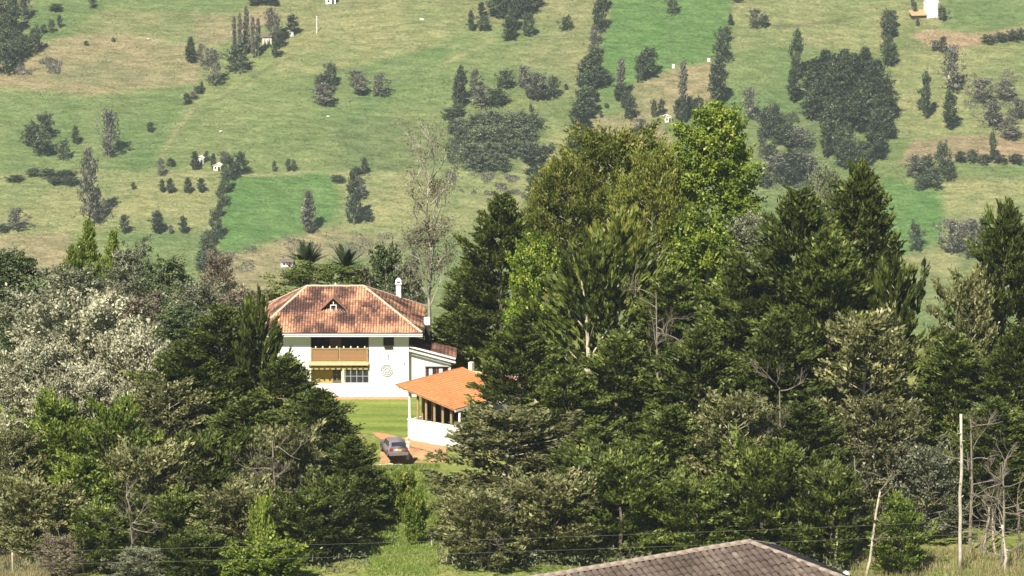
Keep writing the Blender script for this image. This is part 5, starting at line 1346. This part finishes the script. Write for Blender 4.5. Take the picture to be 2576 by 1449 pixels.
row([('N', 568, 486, 52, 28), ('R', 558, 520, 48, 28), ('N', 552, 545, 30, 20), ('R', 543, 602, 60, 30), ('R', 526, 618, 32, 34), ('N', 520, 650, 50, 40), ('N', 512, 680, 40, 40), ('R', 535, 660, 30, 30)],
    'dark tree in the hedge line running down from the cottages, %s from the top', 'hedge line below the cottages')
row([('R', 690, 432, 22, 12), ('R', 726, 430, 24, 18), ('R', 740, 430, 22, 14)], 'small bush on the upper edge of the bright field, %s from the left', 'bushes above the bright field')
row([('C', 408, 485, 32, 15), ('C', 428, 487, 36, 20), ('C', 473, 486, 37, 20), ('C', 506, 485, 35, 20)], 'small dark tree of the row below the cottages, %s from the left', 'row of four small trees')
far('R', 336, 476, 14, 14, 'tiny bush left of the row of four small trees')
row([('C', 313, 588, 46, 22), ('C', 396, 588, 54, 34), ('G', 430, 588, 20, 16), ('C', 461, 588, 42, 22)], 'lone small tree on the pale lower field, %s from the left', 'small trees on the pale lower field')
far('G', 42, 580, 52, 56, 'grey twiggy shrub at the left edge')
far('R', 8, 582, 14, 40, 'low dark bush at the left edge')
far('P', 775, 586, 104, 46, 'thin grey feathery tree at the foot of the bright field')
far('R', 782, 585, 18, 26, 'low bush under the thin feathery tree')
far('R', 917, 438, 34, 20, 'small dark tree above the pale track')
far('R', 897, 440, 16, 34, 'low dark tuft standing in for the shadow left of the small dark tree above the track')  # bush mesh used as the dark shadow patch beside the tree
far('R', 850, 458, 14, 34, 'low bush at the right edge of the bright field')
far('C', 890, 566, 128, 36, 'dark slender tree standing right of the bright field')
far('G', 905, 500, 50, 40, 'grey spreading top beside the dark slender tree')
far('R', 926, 556, 22, 30, 'small bush right of the dark slender tree')
# upper centre
row([('C', 1185, 78, 48, 20), ('R', 1216, 78, 32, 34), ('C', 1211, 42, 34, 20)], 'small dark tree left of the large upper wood, %s of three', 'small trees by the upper wood')
row([('R', 1248, 46, 50, 46), ('R', 1285, 20, 50, 50), ('R', 1320, 22, 50, 56), ('R', 1352, 20, 36, 34), ('R', 1300, 48, 44, 50), ('R', 1328, 36, 40, 50), ('R', 1262, 20, 50, 50)], 'dark tree of the large wood at the top centre, %s of seven', 'upper centre wood')
row([('R', 1292, 76, 44, 40), ('C', 1281, 102, 56, 34), ('N', 1328, 92, 52, 32)], 'tree hanging below the upper centre wood, %s of three', 'trees below the upper wood')
far('R', 1424, 76, 28, 34, 'lone small tree right of the upper centre wood')
row([('R', 1518, 26, 50, 34), ('R', 1507, 80, 62, 42), ('G', 1497, 112, 44, 32), ('G', 1495, 152, 66, 34), ('E', 1494, 205, 78, 50), ('N', 1486, 218, 62, 66), ('E', 1474, 270, 80, 50), ('N', 1470, 300, 70, 56), ('E', 1458, 330, 66, 52), ('R', 1448, 360, 40, 38), ('N', 1450, 394, 56, 50)],
    'tree in the long hedgerow climbing the slope, %s from the top', 'long hedgerow climbing the slope')
far('N', 1515, 212, 34, 50, 'bush branching right from the long hedgerow')
row([('P', 1562, 252, 100, 34), ('R', 1562, 252, 34, 44), ('R', 1574, 274, 34, 34), ('R', 1586, 300, 46, 34)], 'tree of the short line right of the long hedgerow, %s from the top', 'short line right of the hedgerow')
row([('R', 1612, 205, 54, 36), ('N', 1630, 196, 66, 48)], 'dark tree at the corner of the tan plot, %s from the left', 'trees at the tan plot corner')
row([('C', 1160, 262, 90, 34), ('C', 1152, 272, 76, 28), ('R', 1128, 300, 22, 34), ('N', 1152, 292, 26, 36)], 'dark tree at the left end of the central scrub, %s of four', 'left end of the central scrub')
row([('G', 1195, 232, 52, 34), ('G', 1210, 268, 50, 64), ('N', 1250, 262, 34, 56), ('R', 1272, 222, 38, 46), ('G', 1316, 222, 54, 44), ('G', 1350, 254, 68, 66), ('G', 1338, 250, 40, 40), ('R', 1392, 246, 44, 32), ('N', 1368, 248, 30, 34)], 'grey-brown tree of the central scrub belt, %s from the left', 'central scrub belt')
row([('S', 1150, 330, 21, 60), ('S', 1195, 318, 21, 60), ('S', 1240, 310, 22, 66), ('S', 1290, 318, 24, 70), ('S', 1335, 320, 22, 60), ('S', 1165, 358, 24, 60), ('S', 1215, 352, 24, 74), ('S', 1270, 356, 27, 76), ('S', 1325, 352, 24, 66), ('S', 1180, 392, 24, 70), ('S', 1235, 396, 26, 76), ('S', 1285, 392, 27, 70), ('S', 1205, 426, 24, 70), ('S', 1255, 424, 26, 66)],
    'shrubby tree of the big scrub mound above the gum tree, %s from the top left', 'big scrub mound')
far('U', 1345, 470, 92, 92, 'dark umbrella-shaped tree left of the olive crown')
far('C', 1340, 524, 80, 40, 'dark upright tree under the umbrella-shaped one')
# upper right
far('R', 1690, 36, 44, 30, 'dark tree at the top edge in the bright strip')
far('R', 1856, 6, 24, 28, 'dark bush at the top edge right of the bright strip')
row([('C', 1838, 64, 26, 14), ('R', 1826, 105, 30, 26), ('R', 1815, 156, 62, 46), ('R', 1812, 195, 30, 34), ('C', 1806, 262, 108, 44), ('R', 1800, 240, 60, 36)], 'tree in the hedgerow on the right of the tan plot, %s from the top', 'hedgerow right of the tan plot')
far('P', 1718, 300, 140, 34, 'tall thin grey tree above the yellow cottage')
row([('R', 1645, 296, 36, 18), ('R', 1664, 290, 32, 22), ('C', 1706, 302, 50, 22), ('R', 1736, 288, 36, 24), ('R', 1762, 284, 32, 26), ('C', 1720, 310, 60, 20)], 'dark bush around the yellow cottage, %s from the left', 'bushes round the yellow cottage')
far('G', 1886, 300, 76, 46, 'grey-green tree right behind the tallest bright crown')
row([('G', 1900, 72, 48, 40), ('R', 1925, 70, 26, 22)], 'grey bush at the end of the ditch, %s from the left', 'bushes at the ditch')
row([('E', 2004, 200, 114, 34), ('E', 1997, 258, 84, 36)], 'slender brown tree left of the big dark grove, %s from the top', 'slender trees by the grove')
row([('K', 2075, 200, 72, 70), ('K', 2125, 196, 70, 70), ('K', 2175, 200, 78, 70), ('K', 2050, 250, 100, 80), ('K', 2100, 260, 120, 90), ('K', 2150, 260, 120, 90), ('K', 2205, 255, 100, 84), ('K', 2225, 300, 100, 76), ('K', 2050, 300, 90, 80), ('K', 2110, 320, 110, 90), ('K', 2165, 330, 120, 90), ('K', 2215, 350, 110, 76), ('E', 2090, 385, 110, 60), ('K', 2200, 400, 110, 70)],
    'dark evergreen of the big grove, %s counting from the top left', 'big dark grove')
row([('N', 2125, 400, 74, 60), ('R', 2130, 424, 60, 56), ('N', 2170, 424, 60, 46), ('E', 2078, 398, 90, 34), ('E', 2105, 372, 80, 30)], 'grey-green tree at the foot of the big grove, %s of five', 'foot of the big grove')
row([('R', 1928, 345, 60, 48), ('R', 1950, 330, 56, 36), ('N', 1975, 362, 44, 64), ('G', 2010, 372, 46, 70), ('R', 1935, 400, 30, 50), ('G', 1965, 440, 50, 90), ('R', 2000, 455, 60, 80), ('R', 1970, 462, 44, 60), ('R', 1925, 470, 30, 44), ('G', 2030, 440, 50, 60)], 'scrubby tree left of the big grove, %s of ten', 'scrub left of the big grove')
row([('R', 2236, 72, 38, 40), ('R', 2236, 94, 40, 44), ('R', 2234, 142, 44, 42), ('N', 2238, 166, 46, 36)], 'tree of the short line above the big grove, %s from the top', 'short line above the grove')
row([('R', 2296, 18, 24, 10), ('R', 2302, 40, 26, 12), ('R', 2308, 66, 18, 10)], 'thin hedge bush left of the white house, %s from the top', 'hedge left of the white house')
far('R', 2372, 52, 28, 26, 'dark bush right of the white house')
row([('G', 2352, 128, 26, 30), ('R', 2372, 134, 34, 22)], 'bush on the bare soil below the white house, %s from the left', 'bushes on the bare soil')
row([('R', 2486, 110, 18, 36), ('R', 2516, 104, 18, 40), ('R', 2548, 102, 20, 40), ('R', 2568, 100, 22, 26)], 'low hedge bush at the upper right edge, %s from the left', 'low hedge at upper right')
far('G', 2395, 232, 112, 66, 'grey broad tree below the bare soil')
far('E', 2388, 326, 90, 40, 'dark slender tree below the grey broad one')
far('C', 2328, 300, 112, 28, 'thin dark tree left of the grey broad one')
far('R', 2318, 276, 24, 24, 'small dark bush at the thin tree')
far('E', 2496, 402, 66, 20, 'slim tree on the lower bare soil')
row([('G', 2300, 444, 50, 60), ('R', 2330, 442, 40, 50), ('R', 2372, 440, 66, 40), ('R', 2345, 470, 40, 60), ('R', 2315, 478, 26, 30), ('R', 2390, 455, 34, 30)], 'dark tree above the right bright field, %s of six', 'trees above the right bright field')
row([('R', 2415, 408, 22, 34), ('R', 2445, 408, 26, 30), ('R', 2475, 410, 18, 40), ('R', 2515, 410, 16, 40), ('R', 2555, 410, 18, 44)], 'hedge bush along the lower bare soil, %s from the left', 'hedge along the lower bare soil')
far('R', 2303, 632, 58, 40, 'round dark tree standing alone in the right bright field')
row([('G', 2395, 640, 84, 76), ('G', 2440, 650, 90, 70), ('P', 2470, 640, 90, 40)], 'leafless grey tree at the right behind the cypresses, %s from the left', 'leafless grey trees at right')
row([('G', 2470, 260, 60, 60), ('G', 2530, 250, 44, 60), ('G', 2500, 320, 60, 70), ('G', 2560, 300, 50, 50), ('G', 2540, 350, 50, 60)], 'thin brownish scrub tree on the right slope, %s of five', 'brown scrub on the right slope')
row([('R', 640, 12, 16, 40), ('R', 668, 10, 18, 40), ('R', 690, 14, 14, 30)], 'dark bush at the top edge above the poplars, %s from the left', 'bushes above the poplars')
row([('R', 1630, 345, 26, 30), ('G', 1612, 330, 30, 34), ('R', 1600, 366, 36, 40)], 'bush on the tan plot above the olive crown, %s of three', 'bushes on the tan plot')
row([('R', 1508, 276, 10, 12), ('R', 1526, 272, 10, 12), ('R', 1512, 296, 14, 10), ('R', 1336, 282, 16, 12), ('R', 1424, 226, 12, 12)], 'tiny bush near the long hedgerow, %s of five', 'tiny bushes near the hedgerow')

# scrub that nobody could count, on the hillside
def hill_scrub(name, polys, n, m, hmax, L, W, seed, label, clump=7.0):
    rng = np.random.default_rng(seed); out = []
    for P in polys:
        W_ = [(q.x, q.y) for q in (hill_at(*p) for p in P)]
        xs_ = [p[0] for p in W_]; ys_ = [p[1] for p in W_]; k = n // len(polys) * 5
        x = rng.uniform(min(xs_), max(xs_), k); y = rng.uniform(min(ys_), max(ys_), k)
        nz = fbm(x, y, clump, seed, 2)
        keep = inpoly(x + 4 * (fbm(x, y, 8, 3) - 0.5), y + 4 * (fbm(x, y, 8, 4) - 0.5), W_) & (nz > 0.46 + 0.1 * rng.random(k))
        x = x[keep][:n // len(polys)]; y = y[keep][:n // len(polys)]
        h = hmax * np.clip((fbm(x, y, clump, seed, 2) - 0.4) * 3.0, 0.05, 1)
        out.append(np.stack([x, y, hill_z(x, y) + h * rng.random(len(x)) ** 0.6], -1))
    return stuff_leaves(name, np.concatenate(out), m, L, W, seed, 0.5, 0.9, 0.45, label)
hill_scrub('hillside_scrub', [[(1120, 320), (1200, 290), (1300, 285), (1370, 310), (1350, 370), (1280, 420), (1180, 440), (1130, 410)], [(1905, 290), (2000, 290), (2060, 380), (2050, 460), (1950, 480), (1905, 440)]], 16000, M['lf_scrub'], 2.2, 0.7, 0.4, 41, 'dense low scrub covering the gullies of the hillside', 9.0)
hill_scrub('hillside_scrub', [[(2420, 190), (2576, 170), (2576, 350), (2430, 340)], [(1120, 430), (1330, 440), (1320, 500), (1130, 480)], [(30, 170), (160, 140), (150, 185), (40, 190)], [(560, 640), (760, 590), (1000, 590), (900, 650), (600, 690)]], 9000, M['lf_far_grey'], 1.4, 0.7, 0.35, 42, 'thin brownish scrub scattered over the dry slopes', 5.0)
hill_scrub('tussocks', [[(20, 10), (2560, 10), (2560, 640), (20, 690)]], 18000, M['lf_tussock'], 0.35, 0.8, 0.4, 43, 'grass tussocks dotted over the pastures', 3.0)

# ------------------------------------------------------------------ hillside cottages, pole, stones
def cottage(name, label, px, py, w_, h_, d_, rot, wm, roof='gable', rm='tin', group=None, door=True, twin=False):
    p = hill_at(px, py); e = empty(name, (p.x, p.y, p.z - 0.1), rot); tag(e, label, 'house', group)
    MB().box(-w_ / 2, w_ / 2, 0, d_, -1.5, h_).build('wall', M[wm], e)
    if roof == 'gable':
        r = MB()
        for sg in (-1, 1):
            y0 = -0.5 if sg < 0 else d_ + 0.5; ym = d_ / 2; a = 0.32 * (d_ / 2 + 0.5)
            r.hexa([(-w_ / 2 - 0.4, y0, h_ - 0.05), (w_ / 2 + 0.4, y0, h_ - 0.05), (w_ / 2 + 0.4, ym, h_ - 0.05 + a), (-w_ / 2 - 0.4, ym, h_ - 0.05 + a), (-w_ / 2 - 0.4, y0, h_ + 0.1), (w_ / 2 + 0.4, y0, h_ + 0.1), (w_ / 2 + 0.4, ym, h_ + 0.1 + a), (-w_ / 2 - 0.4, ym, h_ + 0.1 + a)])
        r.build('roof', M[rm], e)
        g_ = MB()
        for x in (-w_ / 2, w_ / 2 - 0.2): g_.prism([(x, 0, h_ + 0.002), (x, d_, h_ + 0.002), (x, d_ / 2, h_ + 0.3 * d_ / 2)], (0.2, 0, 0))
        g_.build('gable_wall', M[wm], e)
    elif roof == 'front':                              # gable faces the valley
        r = MB(); a = 0.5 * w_ / 2
        for sg in (-1, 1):
            x0 = sg * (w_ / 2 + 0.3)
            r.hexa([(x0, -0.3, h_ - 0.12), (0, -0.3, h_ + a), (0, d_ + 0.3, h_ + a), (x0, d_ + 0.3, h_ - 0.12), (x0, -0.3, h_ + 0.03), (0, -0.3, h_ + a + 0.15), (0, d_ + 0.3, h_ + a + 0.15), (x0, d_ + 0.3, h_ + 0.03)])
        r.build('roof', M[rm], e)
        MB().prism([(-w_ / 2, 0.0, h_ + 0.002), (w_ / 2, 0.0, h_ + 0.002), (0, 0.0, h_ + a - 0.02)], (0, 0.2, 0)).build('gable_wall', M[wm], e)
    else:                                              # single slope
        q_ = w_ / 2 + 0.05 * w_; f_ = 0.16 * d_
        MB().hexa([(-q_, -0.15, h_ + 0.002), (q_, -0.15, h_ + 0.002), (q_, d_ + 0.15, h_ + f_), (-q_, d_ + 0.15, h_ + f_), (-q_, -0.15, h_ + 0.12), (q_, -0.15, h_ + 0.12), (q_, d_ + 0.15, h_ + f_ + 0.12), (-q_, d_ + 0.15, h_ + f_ + 0.12)]).build('roof', M[rm], e)
    if door:
        MB().box(w_ * 0.12, w_ * 0.12 + min(0.9, w_ * 0.3), -0.06, -0.003, 0.0, min(2.0, h_ * 0.8)).build('door', M['wood_dark'], e)
        MB().box(-w_ * 0.32, -w_ * 0.32 + min(0.8, w_ * 0.22), -0.05, -0.003, 0.9, min(1.8, h_ * 0.8)).build('window', M['glass'], e)
    return e
c1 = cottage('cottage', 'cream two-storey house among grey poplars at upper left', 672, 112, 3.8, 3.3, 5, 0.1, 'cream', 'gable', door=False)
for x in (-0.95, 0.95): MB().box(x - 0.18, x + 0.18, -0.06, -0.003, 0.3, 2.4).build('window', M['glass'], c1)
MB().box(-0.07, 0.07, -0.05, -0.003, 0.0, 3.2).build('wall_joint', M['pale_stone'], c1)
MB().box(-1.9, 1.9, -0.5, -0.06, -6.2, -0.02).build('foundation', M['pale_stone'], c1)
cottage('hut', 'small white hut at the right end of the poplars', 733, 92, 1.8, 1.8, 2.5, 0.3, 'plain_white', 'shed', 'cream', door=False)
cottage('cottage', 'white house cut by the top edge left of centre', 832, 10, 4.2, 3.2, 6, 0.1, 'plain_white', 'gable', 'tin')
cottage('cottage', 'upper of the two small white cottages in the left middle', 503, 412, 2.7, 2.3, 4, -0.15, 'plain_white', 'front', 'cream')
cottage('cottage', 'lower of the two small white cottages in the left middle', 546, 430, 2.9, 2.2, 4, -0.1, 'cream', 'front', 'cream')
cottage('cottage', 'small yellow cottage with dark bushes right of the long hedgerow', 1681, 308, 2.6, 2.3, 4, 0.15, 'cream', 'front', 'cream')
wh = cottage('cottage', 'tall narrow white house at the upper right corner', 2346, 45, 5.0, 7.0, 4.5, 0.25, 'plain_white', 'shed', 'plain_white', door=False)
MB().box(2.1, 2.5, -0.06, -0.003, 3.4, 6.2).build('window', M['post_wood'], wh)
ln = MB().hexa([(-9.5, -0.2, 1.2), (-2.6, -0.2, 1.2), (-2.6, 4, 3.2), (-9.5, 4, 3.2), (-9.5, -0.2, 1.35), (-2.6, -0.2, 1.35), (-2.6, 4, 3.35), (-9.5, 4, 3.35)]); ln.build('lean_to_roof', M['post_wood'], wh)
MB().box(-9.2, -2.6, 0.2, 3.8, -2, 1.18).build('lean_to_wall', M['wood_dark'], wh)
cottage('cottage', 'small white cottage beside the palms behind the villa', 722, 672, 4.6, 2.2, 4, 0.1, 'plain_white', 'gable', 'tin')
cottage('hut', 'tiny white hut in the tan plot right of the hedgerow', 1694, 172, 1.0, 1.3, 1.5, 0, 'plain_white', 'shed', 'cream', door=False)
cottage('hut', 'tiny white hut at the upper right corner of the tan plot', 1783, 155, 1.2, 1.0, 1.5, 0, 'plain_white', 'shed', 'cream', door=False)
p = hill_at(797, 82); u = empty('white_pole', p); tag(u, 'thin white pole alone on the upper green slope', 'pole')
MB().tube([(0, 0, -0.5), (0, 0, 7.0)], [0.22, 0.16], 6).build('shaft', M['far_white'], u); MB().box(-0.3, 0.3, -0.08, 0.08, 6.6, 6.8).build('crossarm', M['far_white'], u)
import bmesh
def stone(label, px, py, r, seed):
    p = hill_at(px, py); bm = bmesh.new(); bmesh.ops.create_icosphere(bm, subdivisions=2, radius=r); rg = random.Random(seed)
    for v in bm.verts: v.co *= rg.uniform(0.75, 1.15); v.co.z *= 0.6
    me = bpy.data.meshes.new('stone'); bm.to_mesh(me); bm.free()
    tag(link('stone', me, M['rock'], None, (p.x, p.y, p.z + r * 0.25)), label, 'stone')
stone('pale stone at the lower left corner of the tan field', 60, 184, 0.9, 1)
stone('small pale stone at the top of the tan field', 373, 99, 0.6, 2)
stone('pale stone on the upper green slope left of the top wood', 1061, 51, 1.1, 3)
stone('pale stone on the green slope above the cottages', 556, 332, 0.8, 4)
stone('pale stone below the dark clump on the green slope', 825, 294, 0.7, 5)

# ------------------------------------------------------------------ the air
hb = MB().box(-1700, 1700, -170, 3650, -330, 96)
m, n, l = _new('haze_air')
n.remove(n['Principled BSDF'])
pv = n.new('ShaderNodeVolumePrincipled')
pv.inputs['Color'].default_value = (0.80, 0.90, 1.0, 1); pv.inputs['Density'].default_value = 0.000045; pv.inputs['Anisotropy'].default_value = 0.0
l.new(pv.outputs[0], n['Material Output'].inputs['Volume'])
hz_ = hb.build('haze', m); hz_['kind'] = 'stuff'; hz_['label'] = 'thin bluish haze over the valley'
